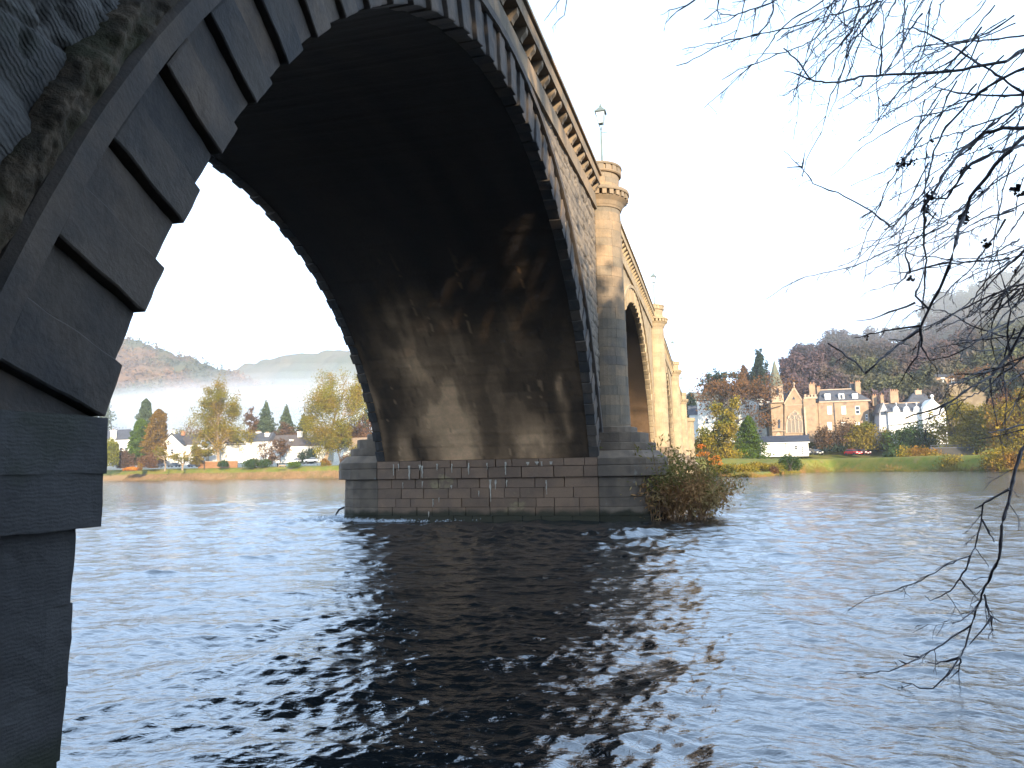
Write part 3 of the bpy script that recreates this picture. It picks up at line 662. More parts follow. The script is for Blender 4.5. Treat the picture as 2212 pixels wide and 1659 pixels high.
def broad_tree(u, vb, vt, y, w, label, fol, n, size, seed, group=None, bark=BARK, blobs=None, trunk=.45, dens=1., twiggy=True, name='broadleaf_tree', spread=.75, first=.3, lean=(0, 0)):
    """tree whose foot is seen at (u, vb) and top at v = vt, crown w pixels wide, standing at depth y"""
    b = at(u, vb, y); b[2] = min(b[2], float(gz(b[0], y)) + .0) if abs(b[2] - float(gz(b[0], y))) < 4 else b[2]; s = px(y); h = at(u, vt, y)[2] - b[2]; g = np.random.default_rng(seed)
    root = empty(name, b, label, 'tree', group); mb = MB()
    tips = limbs(mb, b - [0, 0, .5], h, g, trunk, 3 if h > 6 else 2, spread, first, lean)
    # scale the limbs sideways and up so that the crown fills the outline of the real one
    V = np.array(mb.v); allz = V[:, 2].max() - b[2]; halfw = np.percentile(np.abs(tips[:, 0] - b[0]), 96); kx = (w * s / 2) / max(halfw, .1); kz = h / allz
    def fit(Q):
        Q = np.array(Q, float); t = np.clip((Q[:, 2] - b[2]) / allz / .35, 0, 1); kk = 1 + (kx - 1) * t
        Q[:, 0] = b[0] + (Q[:, 0] - b[0]) * kk; Q[:, 1] = b[1] + (Q[:, 1] - b[1]) * kk; Q[:, 2] = b[2] + (Q[:, 2] - b[2]) * kz; return Q
    V = fit(V); mb.v = [tuple(v) for v in V]; mb.build('trunk', bark, root); tips = fit(tips)
    k = g.integers(0, len(tips), n); P = tips[k] + g.normal(size=(n, 3)) * [.035 * w * s, .035 * w * s, .028 * w * s] * dens
    if blobs:
        bl = [(at(bu, bv, y)[0], y + dy, at(bu, bv, y)[2], ru * s, ru * s, rv * s) for bu, bv, dy, ru, rv, _ in blobs]
        P2 = blob_points(bl, int(sum(q[5] for q in blobs)), g, .6); P = np.concatenate([P, P2])
    V, F = cards(P, size, g, elong=1.6); mesh_np('crown', V, F, fol, root)
    return root
def cone_tree(u, vb, vt, y, w, label, fol, n, size, seed, group=None, name='conifer_tree', power=.85, tiers=0, trunkh=.06, lop=0.):
    b = at(u, vb, y); s = px(y); h = at(u, vt, y)[2] - b[2]; g = np.random.default_rng(seed); root = empty(name, b, label, 'tree', group)
    mb = MB(); mb.tube([b - [0, 0, .6], b + [0, 0, h * .5], b + [0, 0, h * .97]], [h * .022, h * .014, .03], 6); mb.build('trunk', BARK, root)
    t = 1 - np.sqrt(g.uniform(0, 1, n)) if power > .7 else g.uniform(0, 1, n) ** 1.3
    t = trunkh + (1 - trunkh) * t; a = g.uniform(0, 2 * math.pi, n); lob = 1 + .22 * np.sin(a * 3 + t * 9 + seed) + .16 * np.sin(a * 5 - t * 23) + .10 * np.sin(t * 60 + a * 2); lob = lob * (.70 + .55 * vnoise(t * 26 + seed, a * 2.2, 3)) * (.9 + .25 * vnoise(t * 9, a * .9 + seed, 5))
    R = (w * s / 2) * (1 - t) ** power * np.minimum(1, (t + .02 - trunkh) / .07 + .55) * lob * (1 - .5 * g.uniform(0, 1, n) ** 2.5) * (1.0 + .25 * (g.uniform(size=n) > .97))
    P = np.stack([b[0] + R * np.cos(a) + lop * t * h, b[1] + R * np.sin(a), b[2] + h * t - .12 * R], 1); V, F = cards(P, size, g, elong=1.5)
    mesh_np('crown', V, F, fol, root); return root
def shrub(u, vb, w, hpx, y, label, fol, n, size, seed, group=None, name='shrub', cat='shrub', lobes=7, stems=9, kind=None):
    b = at(u, vb, y); s = px(y); g = np.random.default_rng(seed); hw = w * s / 2; hh = hpx * s; root = empty(name, b, label, cat, group)
    mb = MB()
    for k in range(stems):
        x = b[0] + g.uniform(-.6, .6) * hw; p = np.array([x, b[1] + g.uniform(-.3, .3) * hw, b[2] - .3]); q = p + [g.normal() * .25 * hw, g.normal() * .2 * hw, hh * g.uniform(.5, .85)]
        mb.tube([p, (p + q) / 2 + g.normal(size=3) * .04 * hw, q], [.05 * hh ** .5, .035 * hh ** .5, .012], 4)
    mb.build('stems', BARK, root)
    bl = [(b[0] + g.uniform(-.72, .72) * hw, b[1] + g.uniform(-.35, .35) * hw, 0, g.uniform(.28, .48) * hw, g.uniform(.28, .45) * hw, 0) for _ in range(lobes)]
    bl2 = []
    for (x, yy, _, rx, ry, _) in bl:
        e = 1 - .55 * ((x - b[0]) / hw) ** 2; rz = hh * .36 * g.uniform(.8, 1.1) * e; bl2.append((x, yy, b[2] + (hh * e - rz) * g.uniform(.62, .96), rx, ry, rz)); bl2.append((x, yy, b[2] + rz * .7, rx * 1.1, ry, rz))
    P = blob_points(bl2, n, g, .5); P[:, 2] = np.maximum(P[:, 2], b[2] - .1); V, F = cards(P, size, g, elong=1.5); mesh_np('foliage', V, F, fol, root); return root

# ------------------------------------------------------------------ houses
WHITE = mat('white_render', (.78, .76, .72), (.70, .68, .63), .5, .9, .005, 6, fine=.06)
SLATE = mat('slate', (.075, .080, .095), (.055, .058, .068), .8, .7, .01, 12, spec=.4, bands=(2.2, .6, 'Z', .02))
BROWNSLATE = mat('brown_slate', (.10, .085, .08), (.075, .065, .062), .8, .8, .01, 12, bands=(2.2, .6, 'Z', .02))
GLASS = mat('window_glass', (.03, .035, .045), None, 1, .12, 0, 4, spec=.6, fine=0)
BLIND = mat('window_blind', (.66, .60, .50), None, 1, .6, 0, 4, fine=.05)
FRAMEW = mat('painted_frame', (.75, .74, .70), None, 1, .6, 0, 4, fine=.05)
POT = mat('chimney_pot', (.42, .20, .11), (.35, .18, .10), 2)
RED = mat('red_sandstone', (.34, .235, .15), (.26, .18, .115), .7, .95, .015, 8, 0, (.20, .14, .11), .5, (.56, .7))
TRIM = mat('stone_trim', (.44, .33, .24), (.36, .27, .19), 1, .9, .01, 8)
GREY_AND_SHADE = mat('grey_trim_and_shade', (.42, .42, .43), (.36, .36, .38), .8, .9, .01, 8)  # grey finials and sign; on white end walls it paints in their shade
SPIREM = mat('spire_slate', (.15, .15, .10), (.10, .11, .085), .6, .85, .01, 8, bands=(2., .5, 'Z', .02))
DOORM = mat('pale_door', (.55, .45, .34), None, 2)
class House:
    """a building laid out from frame coordinates at depth y: x from u, z from v"""
    def __init__(s, name, label, u, vb, y, cat, group=None): s.y = y; s.root = empty(name, at(u, vb, y), label, cat, group)
    def xz(s, u, v, dy=0):
        p = at(u, v, s.y); return p[0], p[2]
    def box(s, name, u0, u1, v0, v1, d0, d1, m, parent=None, bevel=0, floor=True):
        (x0, z0), (x1, _) = s.xz(u0, v0), s.xz(u1, v0); x1, z1 = s.xz(u1, v1); x0, _ = s.xz(u0, (v0 + v1) / 2); x1, _ = s.xz(u1, (v0 + v1) / 2)
        zb = s.xz((u0 + u1) / 2, v0)[1]; zt = s.xz((u0 + u1) / 2, v1)[1]
        mb = MB(); mb.box(x0, x1, s.y + d0, s.y + d1, zb, zt); return mb.build(name, m, parent or s.root, bevel=bevel)
    def poly(s, name, pts, d0, d1, m, parent=None):
        P = [s.xz(u, v) for u, v in pts]
        mb = MB(); mb.prism(P, s.y + d0, s.y + d1, 'y'); return mb.build(name, m, parent or s.root)
    def roof(s, name, u0, u1, ve, vr, dep, m, hip0=0., hip1=0., d0=-.4, parent=None, over=.3):
        """ridge parallel to x; eaves at ve, ridge at vr"""
        um = (u0 + u1) / 2; ze = s.xz(um, ve)[1]; zr = s.xz(um, vr)[1]; x0 = s.xz(u0, ve)[0]; x1 = s.xz(u1, ve)[0]; yf = s.y + d0; yb = s.y + dep; ym = (yf + yb) / 2
        A = [(x0, yf, ze), (x1, yf, ze), (x1, yb, ze), (x0, yb, ze), (x0 + hip0, ym, zr), (x1 - hip1, ym, zr)]
        mb = MB(); mb.add(A, [(0, 1, 5, 4), (2, 3, 4, 5), (1, 2, 5), (3, 0, 4), (0, 3, 2, 1)]); return mb.build(name, m, parent or s.root)
    def window(s, u, v, w, h, m=None, d=-.06, frame=True, bars=True, fm=None):
        f = s.box('window', u - w / 2, u + w / 2, v + h / 2, v - h / 2, d, .2, fm or (FRAMEW if frame else m or GLASS))
        s.box('pane', u - w * .38, u + w * .38, v + h * .42, v - h * .42, d - .05, d - .005, m or GLASS, f)
        if bars: s.box('glazing_bar', u - w * .40, u + w * .40, v + h * .04, v - h * .04, d - .10, d - .055, FRAMEW, f)
        return f
    def chimney(s, u0, u1, vb, vt, d0, m, pots=2, dep=1.0):
        c = s.box('chimney', u0, u1, vb, vt, d0, d0 + dep, m); s.box('chimney_cap', u0 - .8, u1 + .8, vt + 1.2, vt - .6, d0 - .12, d0 + dep + .12, m, c)
        mb = MB(); x0, z = s.xz(u0, vt - .5); x1, _ = s.xz(u1, vt)
        for k in range(pots):
            x = x0 + (x1 - x0) * (k + .5) / pots; mb = MB(); mb.lathe([(.16, z), (.13, z + .5), (.16, z + .55), (.10, z + .56)], x, s.y + d0 + dep / 2, 8); mb.build('chimney_pot', POT, c)
        return c
YL = 262.
# --- left bank cottages
h = House('white_cottage', 'white cottage with hipped grey slate roof and tall wall chimney, nearest the dark pillar', 246, 1004, YL + 8, 'cottage')
h.box('wall', 200, 281, 1004, 950, 0, 9, WHITE); h.roof('roof', 196, 285, 950.5, 927, 9.4, SLATE, 3.2, 5.5); h.chimney(240, 250, 950, 930, -.5, WHITE, 1); h.window(262, 972, 7, 12); h.window(272, 972, 5, 12)
h = House('white_cottage', 'white cottage with a pointed front gable behind the small forked tree', 372, 1004, YL, 'cottage')
h.poly('wall', [(346, 1004), (346, 960), (371, 937), (397, 960), (397, 1004)], 0, 9, WHITE)
h.box('wing_wall', 397.5, 440, 1004, 960, 1.2, 8, WHITE)
h.poly('roof', [(343, 963), (371, 934.5), (400, 962), (398, 963.5), (371, 938.4), (345.5, 964.5)], -.3, 9.2, SLATE); h.roof('wing_roof', 384, 441, 960.5, 937, 8.4, BROWNSLATE, 0, 0, .8)
h.chimney(364, 374, 944, 930, .3, WHITE, 1); h.chimney(378, 383, 940, 931, 4, POT, 1); h.window(420, 968, 6, 9, d=1.13); h.window(372, 975, 7, 11); h.window(358, 997, 4, 9); h.window(386, 997, 5, 9); h.box('porch', 404, 432, 1004, 992, -1.5, 1.1, WHITE)
h.poly('dormer_gable', [(430, 958), (437, 943), (443, 958)], .5, 3, WHITE)
h = House('white_cottage', 'big white cottage with pale sloping gable edge and blue grey roof by an olive tree', 525, 1000, YL + 2, 'cottage')
h.box('wall', 452, 540, 1000, 958, 0, 8, WHITE); h.box('side_wall', 540.5, 592, 1000, 954, 1., 9, WHITE)
h.roof('lean_roof', 488, 536, 961, 941, 6, SLATE, 0, 0, -.3); h.roof('roof', 517, 577, 954, 934, 9.5, SLATE, 0, 0, .7)
h.poly('gable_skew', [(508, 939), (512, 934), (540, 960), (536, 963)], -.4, .4, WHITE)
h.chimney(563, 571, 944, 935, 3, WHITE, 2); h.chimney(538, 546, 942, 932, 5, WHITE, 3); h.window(560, 966, 6, 10, d=.93); h.window(489, 985, 3, 8); h.box('door', 508, 511, 998, 986, -.05, .1, DOORM)
h = House('white_cottage', 'long low white cottage with dark brown roof and two square white chimneys', 640, 1000, YL + 4, 'cottage')
h.box('wall', 593, 700, 1000, 963.5, 0, 8, WHITE); h.roof('roof', 570, 704, 964, 938, 8.6, BROWNSLATE, 0, 0)
h.chimney(635, 644, 944, 932, 2.6, WHITE, 1); h.chimney(656, 667, 944, 931, 2.8, WHITE, 2); h.box('roof_light', 625.5, 629, 953, 949, -.2, 2.2, FRAMEW); h.roof('porch_roof', 598, 632, 973, 965, 2.5, TRIM, 1.5, 2, -2.8)
h.box('porch', 600, 630, 1000, 973.5, -2.4, -.05, WHITE); h.window(662, 974, 5, 8); h.window(682, 975, 5, 8)
h = House('white_cottage', 'cream cottage half hidden by the pale leafed tree beside the stone pier', 770, 1003, YL + 6, 'cottage')
h.box('wall', 742, 815, 1003, 962, 0, 8, WHITE); h.roof('roof', 738, 820, 962.5, 944, 8.5, mat('pale_tiles', (.30, .22, .15), (.24, .18, .13), 1), 2, 2); h.window(756, 985, 6, 9)
h.box('porch', 760, 796, 1003, 985, -2, -.05, TRIM)

# --- left bank trees, from the dark pillar to the pier
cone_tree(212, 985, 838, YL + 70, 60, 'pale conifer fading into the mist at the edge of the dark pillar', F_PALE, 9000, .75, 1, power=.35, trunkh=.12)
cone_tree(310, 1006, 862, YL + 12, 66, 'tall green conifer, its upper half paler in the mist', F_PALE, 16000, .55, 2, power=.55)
cone_tree(300, 1008, 905, YL + 4, 60, 'broad green conifer standing against the misty one', F_LIME, 14000, .5, 3, power=.45)
cone_tree(338, 1008, 884, YL + 0, 66, 'golden brown layered conifer left of the pointed gable', F_GOLD, 15000, .5, 4, power=.42, tiers=1)
broad_tree(476, 1002, 820, YL - 4, 116, 'tall olive leaved tree with bare crown tips in front of the big white cottage', F_OLIVE, 15000, .36, 5, trunk=.75, bark=PALEBARK,
           blobs=[(470, 878, 0, 44, 42, 4600), (472, 925, 0, 46, 34, 5600), (448, 940, 0, 26, 18, 800), (500, 935, 0, 26, 20, 900), (474, 965, -1, 20, 22, 1300)], dens=1.3, first=.25, name='riverside_tree')
broad_tree(699, 1004, 792, YL - 4, 140, 'tallest spreading tree, ivy clad and olive, left of the stone pier', F_OLIVE, 20000, .36, 6, trunk=.85, bark=PALEBARK,
           blobs=[(702, 868, 0, 52, 46, 6000), (700, 930, 0, 52, 32, 6000), (668, 915, 0, 26, 26, 900), (735, 915, 0, 26, 24, 900), (716, 955, -1, 24, 30, 2200), (700, 870, 0, 36, 30, 500), (690, 975, -1, 14, 14, 400)], dens=1.3, first=.25, name='riverside_tree')
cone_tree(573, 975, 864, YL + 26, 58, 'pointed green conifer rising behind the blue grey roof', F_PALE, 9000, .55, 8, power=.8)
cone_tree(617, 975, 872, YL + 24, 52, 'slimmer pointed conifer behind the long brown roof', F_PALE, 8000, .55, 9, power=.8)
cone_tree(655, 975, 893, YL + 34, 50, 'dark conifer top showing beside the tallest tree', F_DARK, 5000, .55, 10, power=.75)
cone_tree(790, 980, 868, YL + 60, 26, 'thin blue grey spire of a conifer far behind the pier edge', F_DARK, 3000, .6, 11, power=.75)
broad_tree(545, 985, 880, YL + 34, 60, 'hazy pinkish brown tree behind the pointed conifers', F_BROWN, 4200, .6, 12, trunk=.4)
broad_tree(600, 990, 912, YL + 16, 90, 'low brown trees behind the long roof', F_BROWN, 5200, .5, 13, trunk=.35)
broad_tree(775, 1004, 895, YL + 14, 90, 'russet brown tree touching the pier edge', F_RUST, 8000, .5, 14, trunk=.4)
broad_tree(738, 1006, 925, YL - 2, 62, 'dull olive tree under the tallest tree, right of its trunk', F_OCHRE, 6500, .42, 15, trunk=.3)
broad_tree(394, 1013, 957, YL - 14, 74, 'small forked tree with a leaning limb, in front of the pointed gable', F_OCHRE, 3800, .34, 16, trunk=.32, bark=PALEBARK, spread=1.1, first=.15, name='small_tree')
broad_tree(356, 1014, 962, YL - 15, 30, 'slim pale trunked young tree left of the forked tree', F_OCHRE, 1500, .34, 17, trunk=.28, bark=PALEBARK, name='small_tree', first=.5)
broad_tree(442, 1004, 955, YL - 8, 46, 'brown leafed small tree between the forked tree and the tall olive tree', F_OCHRE, 4200, .36, 18, trunk=.2, name='small_tree')
broad_tree(573, 1006, 950, YL - 10, 52, 'small nearly bare tree in front of the white side wall', F_BROWN, 1500, .30, 19, trunk=.22, bark=PALEBARK, name='small_tree', first=.4)
broad_tree(604, 1004, 948, YL - 6, 42, 'brown bushy tree in front of the long cottage', F_BROWN, 3600, .38, 20, trunk=.2, name='small_tree')
# weeping willow
g = np.random.default_rng(33); b = at(226, 1015, YL - 14); s = px(YL - 14); root = empty('willow_tree', b, 'yellow green weeping willow at the water side by the dark pillar', 'tree')
mb = MB(); limbs(mb, b, 60 * s, g, .35, 1, .9, .3); mb.build('trunk', BARK, root); n = 420; PP = []
for k in range(n):
    a = g.uniform(0, 2 * math.pi); r = g.uniform(.2, 1) ** .6 * 30 * s; top = b[2] + (78 - 20 * (r / (30 * s)) ** 2 + g.normal() * 4) * s; ln = g.uniform(.35, .95) * (top - b[2] - .5); t = np.arange(0, ln, .28)
    PP.append(np.stack([b[0] + math.cos(a) * r * (1 + .1 * t / ln) + g.normal(size=len(t)) * .12, b[1] + math.sin(a) * r + g.normal(size=len(t)) * .12, top - t], 1))
V, F = cards(np.concatenate(PP), .42, g, elong=1.8); mesh_np('crown', V, F, F_WILLOW, root)
shrub(268, 1010, 52, 52, YL - 6, 'purple brown thicket right of the weeping willow', F_BROWN, 5000, .4, 40)
shrub(330, 1010, 74, 40, YL - 8, 'rusty undergrowth below the golden conifer', F_RUST, 5000, .4, 41)
shrub(287, 1016, 46, 10, YL - 16, 'low clipped orange hedge beside the willow', F_ORANGE, 1500, .3, 42, name='hedge', cat='hedge')
shrub(300, 1015, 18, 22, YL - 15, 'yellow leaved shrub growing over the orange hedge', F_YEL, 900, .3, 43)
shrub(482, 1008, 30, 20, YL - 12, 'green shrub around the foot of the tall olive tree', F_GREEN, 1500, .32, 44)
shrub(555, 1009, 84, 26, YL - 12, 'wide dark green shrubbery right of the brown garden wall', F_GREEN, 5000, .34, 45)
shrub(637, 1008, 40, 15, YL - 14, 'neat bright green rounded hedge right of the bench', F_LIME, 2400, .26, 46, name='hedge', cat='hedge')
shrub(668, 1000, 50, 38, YL - 3, 'very dark evergreen bush in front of the long cottage', F_DARK, 4200, .4, 47)
shrub(700, 1008, 34, 22, YL - 12, 'yellow green shrub at the foot of the tallest tree', F_YEL, 1600, .32, 48)
shrub(770, 1008, 44, 16, YL - 10, 'yellow bushes beside the pier edge', F_YEL, 1800, .3, 49)
shrub(748, 1006, 40, 30, YL - 8, 'dark leafless thicket right of the tallest tree', F_BROWN, 2600, .34, 50)
BRICKB = mat('brown_garden_wall', (.28, .14, .06), (.22, .11, .05), 1.5)
h = House('garden_wall', 'orange brown garden wall at the foot of the big white cottage', 470, 1010, YL - 6, 'wall'); h.box('wall', 428, 512, 1011, 997, 0, .5, BRICKB); h.box('coping', 427, 513, 997, 995.8, -.08, .6, TRIM)
def bench(u, v, y, label):
    b = at(u, v, y); r = empty('park_bench', b, label, 'bench'); w = 1.5
    WOODB = mat('weathered_wood', (.33, .25, .16), (.25, .19, .12), 3)
    for nm, bx in (('seat', (-w, w, -.25, .25, .42, .48)), ('backrest', (-w, w, .26, .32, .55, .95))):
        m_ = MB(); m_.box(b[0] + bx[0], b[0] + bx[1], b[1] + bx[2], b[1] + bx[3], b[2] + bx[4], b[2] + bx[5]); m_.build(nm, WOODB, r)
    for sx_ in (-w + .1, w - .2):
        m_ = MB(); m_.box(b[0] + sx_, b[0] + sx_ + .1, b[1] - .25, b[1] + .3, b[2] - .1, b[2] + .415); m_.build('leg', WOODB, r)
bench(608, 1009.5, YL - 18, 'pale wooden bench on the grass bank left of the neat hedge')

# --- cars
TYRE = mat('tyre_rubber', (.02, .02, .02), None, 1, fine=0); CHROME = mat('lamp_glass', (.75, .75, .72), None, 1, .2, 0, 4, spec=.8, fine=0)
def paint(n, c): return mat(n, c, None, 1, .25, 0, 4, spec=.8, fine=0)
def car(u, v, y, rot, pm, label, L_=4.1, Wd=1.7, H=1.45, name='parked_car'):
    b = at(u, v, y); r = empty(name, (0, 0, 0), label, 'car', 'cars parked along the river banks'); bod = MB(); hl, hw = L_ / 2, Wd / 2
    prof = [(-hl, .35), (-hl, .78), (-hl * .93, .92), (-hl * .62, .98), (hl * .42, .95), (hl * .93, .78), (hl, .62), (hl, .32)]
    bod.prism(prof, -hw, hw, 'y'); bod.build('body', pm, r, bevel=.07)
    cab = MB(); lo = [(-hl * .88, .93), (hl * .42, .93)]; cab.frustum([(-hl * .88, -hw * .93, .93), (hl * .45, -hw * .93, .93), (hl * .45, hw * .93, .93), (-hl * .88, hw * .93, .93)], [(-hl * .66, -hw * .74, H - .05), (hl * .08, -hw * .74, H - .05), (hl * .08, hw * .74, H - .05), (-hl * .66, hw * .74, H - .05)]); cab.build('windows', GLASS, r)
    rf = MB(); rf.frustum([(-hl * .68, -hw * .76, H - .06), (hl * .10, -hw * .76, H - .06), (hl * .10, hw * .76, H - .06), (-hl * .68, hw * .76, H - .06)], [(-hl * .62, -hw * .68, H), (hl * .02, -hw * .68, H), (hl * .02, hw * .68, H), (-hl * .62, hw * .68, H)]); rf.build('roof', pm, r, bevel=.03)
    for sx_ in (-.62, .64):
        for sy in (-1, 1):
            w = MB(); cx = sx_ * hl; w.prism([(cx + .31 * math.cos(a), .31 + .31 * math.sin(a)) for a in np.arange(14) * 2 * math.pi / 14], sy * hw - .1, sy * hw + .1, 'y'); w.build('wheel', TYRE, r)
    for sy in (-1, 1):
        w = MB(); w.box(hl - .08, hl + .03, sy * hw * .72 - .2, sy * hw * .72 + .2, .60, .74); w.build('headlight', CHROME, r)
    w = MB(); w.box(hl - .02, hl + .02, -.26, .26, .40, .51); w.build('number_plate', FRAMEW, r)
    w = MB(); w.box(hl - .06, hl + .012, -.55, .55, .54, .66); w.build('grille', TYRE, r)
    r.location = tuple(map(float, b)); r.rotation_euler = (0, 0, rot); r.scale = (1.3, 1.3, 1.3); return r
ROADP = mat('parking_tarmac', (.06, .065, .075), (.045, .05, .06), .6)
car(672, 999, YL - 9, math.radians(200), paint('silver_paint', (.50, .55, .62)), 'small pale blue grey car under the dark evergreen bush')
car(641, 1000, YL - 9, math.radians(-75), paint('white_paint', (.8, .8, .8)), 'white car roof showing above the neat green hedge')
for k, (u_, c_, lb) in enumerate(((332, (.30, .34, .38), 'silver grey car parked between the golden conifer and the slim tree'), (346, (.05, .06, .09), 'dark blue car parked behind the slim pale trunked tree'), (376, (.04, .05, .06), 'black car parked left of the forked tree'), (420, (.03, .05, .10), 'navy car parked right of the forked tree'))):
    car(u_, 1009, YL - 7 + k * .3, math.radians(180 + 4 * k), paint('car_paint', c_), lb)

# --- right bank
YR = 250.
h = House('white_town_house', 'big plain white flat topped building left of the chapel', 1590, 950, YR + 14, 'building')
h.box('wall', 1508, 1655, 955, 864, 0, 14, WHITE); h.box('end_wall', 1655.3, 1667, 955, 866, 1.5, 13, GREY_AND_SHADE); h.box('parapet', 1507, 1656, 864, 861.5, -.2, 14, SLATE); h.poly('gable', [(1588, 861.5), (1590, 849), (1596, 861.5)], 0, 3, WHITE)
for u_ in (1527, 1549, 1571, 1593, 1615, 1642):
    for v_ in (881, 910, 934): h.window(u_, v_, 8, 13)
h = House('white_house', 'small white house with blue grey roof just right of the bridge end', 1512, 945, YR + 30, 'house'); h.box('wall', 1490, 1526, 950, 896, 0, 8, WHITE); h.roof('roof', 1486, 1530, 896, 874, 8, SLATE)
# chapel
h = House('chapel', 'pinkish stone chapel with pointed spire and tall traceried gable window', 1702, 950, YR, 'church')
h.box('wall', 1667, 1694, 955, 869, 0, 12, RED); h.poly('gable_wall', [(1694.3, 955), (1694.3, 872), (1697, 869), (1713, 838), (1716, 838), (1732, 869), (1736.5, 873), (1736.5, 955)], -.6, 14, RED)
h.roof('roof', 1690, 1712, 872, 842, 13, SLATE, 0, 0, 0); h.poly('gable_coping', [(1692, 873), (1713, 836.4), (1716, 836.4), (1738, 873), (1735.8, 873), (1714.5, 840), (1694.5, 873)], -.75, -.3, TRIM)
h.box('string_course', 1667, 1763, 931, 929.6, -.8, -.55, TRIM); h.box('string_course', 1695, 1736, 876, 874.6, -.75, -.55, TRIM)
mb = MB(); x, z = h.xz(1714.5, 829); mb.lathe([(.01, z - 1.3), (.25, z - 1.2), (.15, z - .6), (.5, z), (.15, z + .5), (.01, z + .6)], x, h.y - .2, 8); mb.build('finial', TRIM, h.root)
def gothic(u, vb, vt, w, nm, m, d0, d1, parent=None):
    P = []; hw_ = w / 2; vs_ = vt + w * .95
    P += [(u - hw_, vb), (u - hw_, vs_)]
    for a in np.linspace(0, 60, 7)[1:]: P.append((u + hw_ - w * math.cos(math.radians(a)), vs_ - w * math.sin(math.radians(a)) * .95 / .866 * .999 * .9115))
    for a in np.linspace(60, 0, 7)[1:]: P.append((u - hw_ + w * math.cos(math.radians(a)), vs_ - w * math.sin(math.radians(a)) * .95 / .866 * .999 * .9115))
    P.append((u + hw_, vb)); return h.poly(nm, P, d0, d1, m, parent)
wf = gothic(1716, 936, 883, 38, 'window', TRIM, -.85, -.55); gothic(1716.5, 934.5, 888, 31, 'pane', mat('leaded_glass', (.19, .155, .115), (.14, .12, .10), 2, .5), -.92, -.86, wf)
for k in (-8, 0, 8): h.box('mullion', 1716.5 + k - .9, 1716.5 + k + .9, 934.5, 903 if k else 898, -1.02, -.93, TRIM, wf)
mb = MB(); x, z = h.xz(1716.5, 900)
for dx, dz, rr in ((0, .9, .75), (-1.25, -.3, .95), (1.25, -.3, .95)):
    ring_ = [(x + dx + rr * math.cos(a), h.y - 1.0, z + dz + rr * math.sin(a)) for a in np.arange(15) * 2 * math.pi / 14]; mb.tube(ring_, [.12] * 15, 4)
mb.build('tracery', TRIM, wf)
gothic(1683, 925, 905, 5, 'window', GLASS, -.1, .1); h.poly('window', [(1711, 863), (1714, 857), (1717, 863)], -.75, -.55, GLASS); gothic(1681, 946, 932, 12, 'doorway', TRIM, -.2, .1)
h.box('belfry', 1665.5, 1691.5, 870, 833.5, -.9, 3.2, TRIM); gothic(1679, 854, 839, 5.5, 'louvre', GLASS, -.98, -.85)
x0, z0 = h.xz(1659.5, 834); x1, _ = h.xz(1693, 834); xm, zt = h.xz(1675.5, 776); cx = (x0 + x1) / 2; cy = h.y + 1.1; r_ = (x1 - x0) / 2
mb = MB(); mb.lathe([(r_ * 1.10, z0 - .15), (r_ * .98, z0 + .3), (r_ * .53, z0 + (zt - z0) * .5), (.05, zt)], cx, cy, 8, .39, .39 + 2 * math.pi); mb.build('spire', SPIREM, h.root)
h.box('tower', 1736.8, 1763.5, 955, 862, -1.2, 5, RED); h.box('tower_side', 1763.8, 1769.5, 955, 870, 1., 5, RED)
for k in range(4): h.box('merlon', 1736.5 + k * 7.2, 1736.5 + k * 7.2 + 4.2, 857.8, 852.5 + (k % 3 == 1) * 1.5, -1.35, -.6, TRIM)
h.box('tower_parapet', 1735.5, 1764.5, 862, 858, -1.4, 5.2, TRIM); h.chimney(1750, 1763, 852, 828, 2, RED, 2); gothic(1743, 948, 935, 6, 'doorway', GLASS, -1.3, -1.15); h.box('buttress', 1737, 1741, 955, 880, -1.7, -1.22, TRIM)
# hotel
h = House('stone_hotel', 'pink stone building of two floors with three white dormers and tall end chimneys', 1825, 950, YR + 1, 'building')
h.box('wall', 1770, 1879, 966, 868.5, 0, 11, RED); h.box('eaves', 1768.5, 1880.5, 868.3, 865.5, -.35, 11.3, TRIM); h.roof('roof', 1769, 1880, 865.3, 837.5, 11.2, SLATE, 1.2, 4.5, -.2)
h.box('ridge', 1775, 1846, 838.6, 836.6, 5.2, 5.8, TRIM)
for u_ in (1788.5, 1818.5, 1848):
    dm = h.box('dormer', u_ - 6, u_ + 6, 863, 849.5, .6, 4, FRAMEW); h.roof('dormer_roof', u_ - 7, u_ + 7, 849.3, 845.5, 4, SLATE, .9, .9, .4, parent=dm)
    h.box('pane', u_ - 2.6, u_ + 2.6, 861, 852.5, .5, .58, BLIND if u_ != 1818.5 else GLASS, dm)
for u_ in (1792, 1822.5, 1852.5): h.window(u_, 886, 9.5, 18, BLIND if u_ < 1850 else GLASS); h.window(u_, 921, 9.5, 18, BLIND); h.window(u_, 950, 9, 15)
h.window(1872, 902, 5, 14)
h.box('drainpipe', 1803.4, 1804.6, 960, 868, -.25, -.05, GLASS); h.chimney(1853.5, 1864.5, 849, 823, 4, RED, 3, 1.6); h.chimney(1844, 1853, 846, 825, 5.7, SLATE, 2, 1.6); h.chimney(1770, 1777, 852, 834, 5, RED, 3, 1.5)  # slate stack stands for the red chimney's shaded left side, painted dark
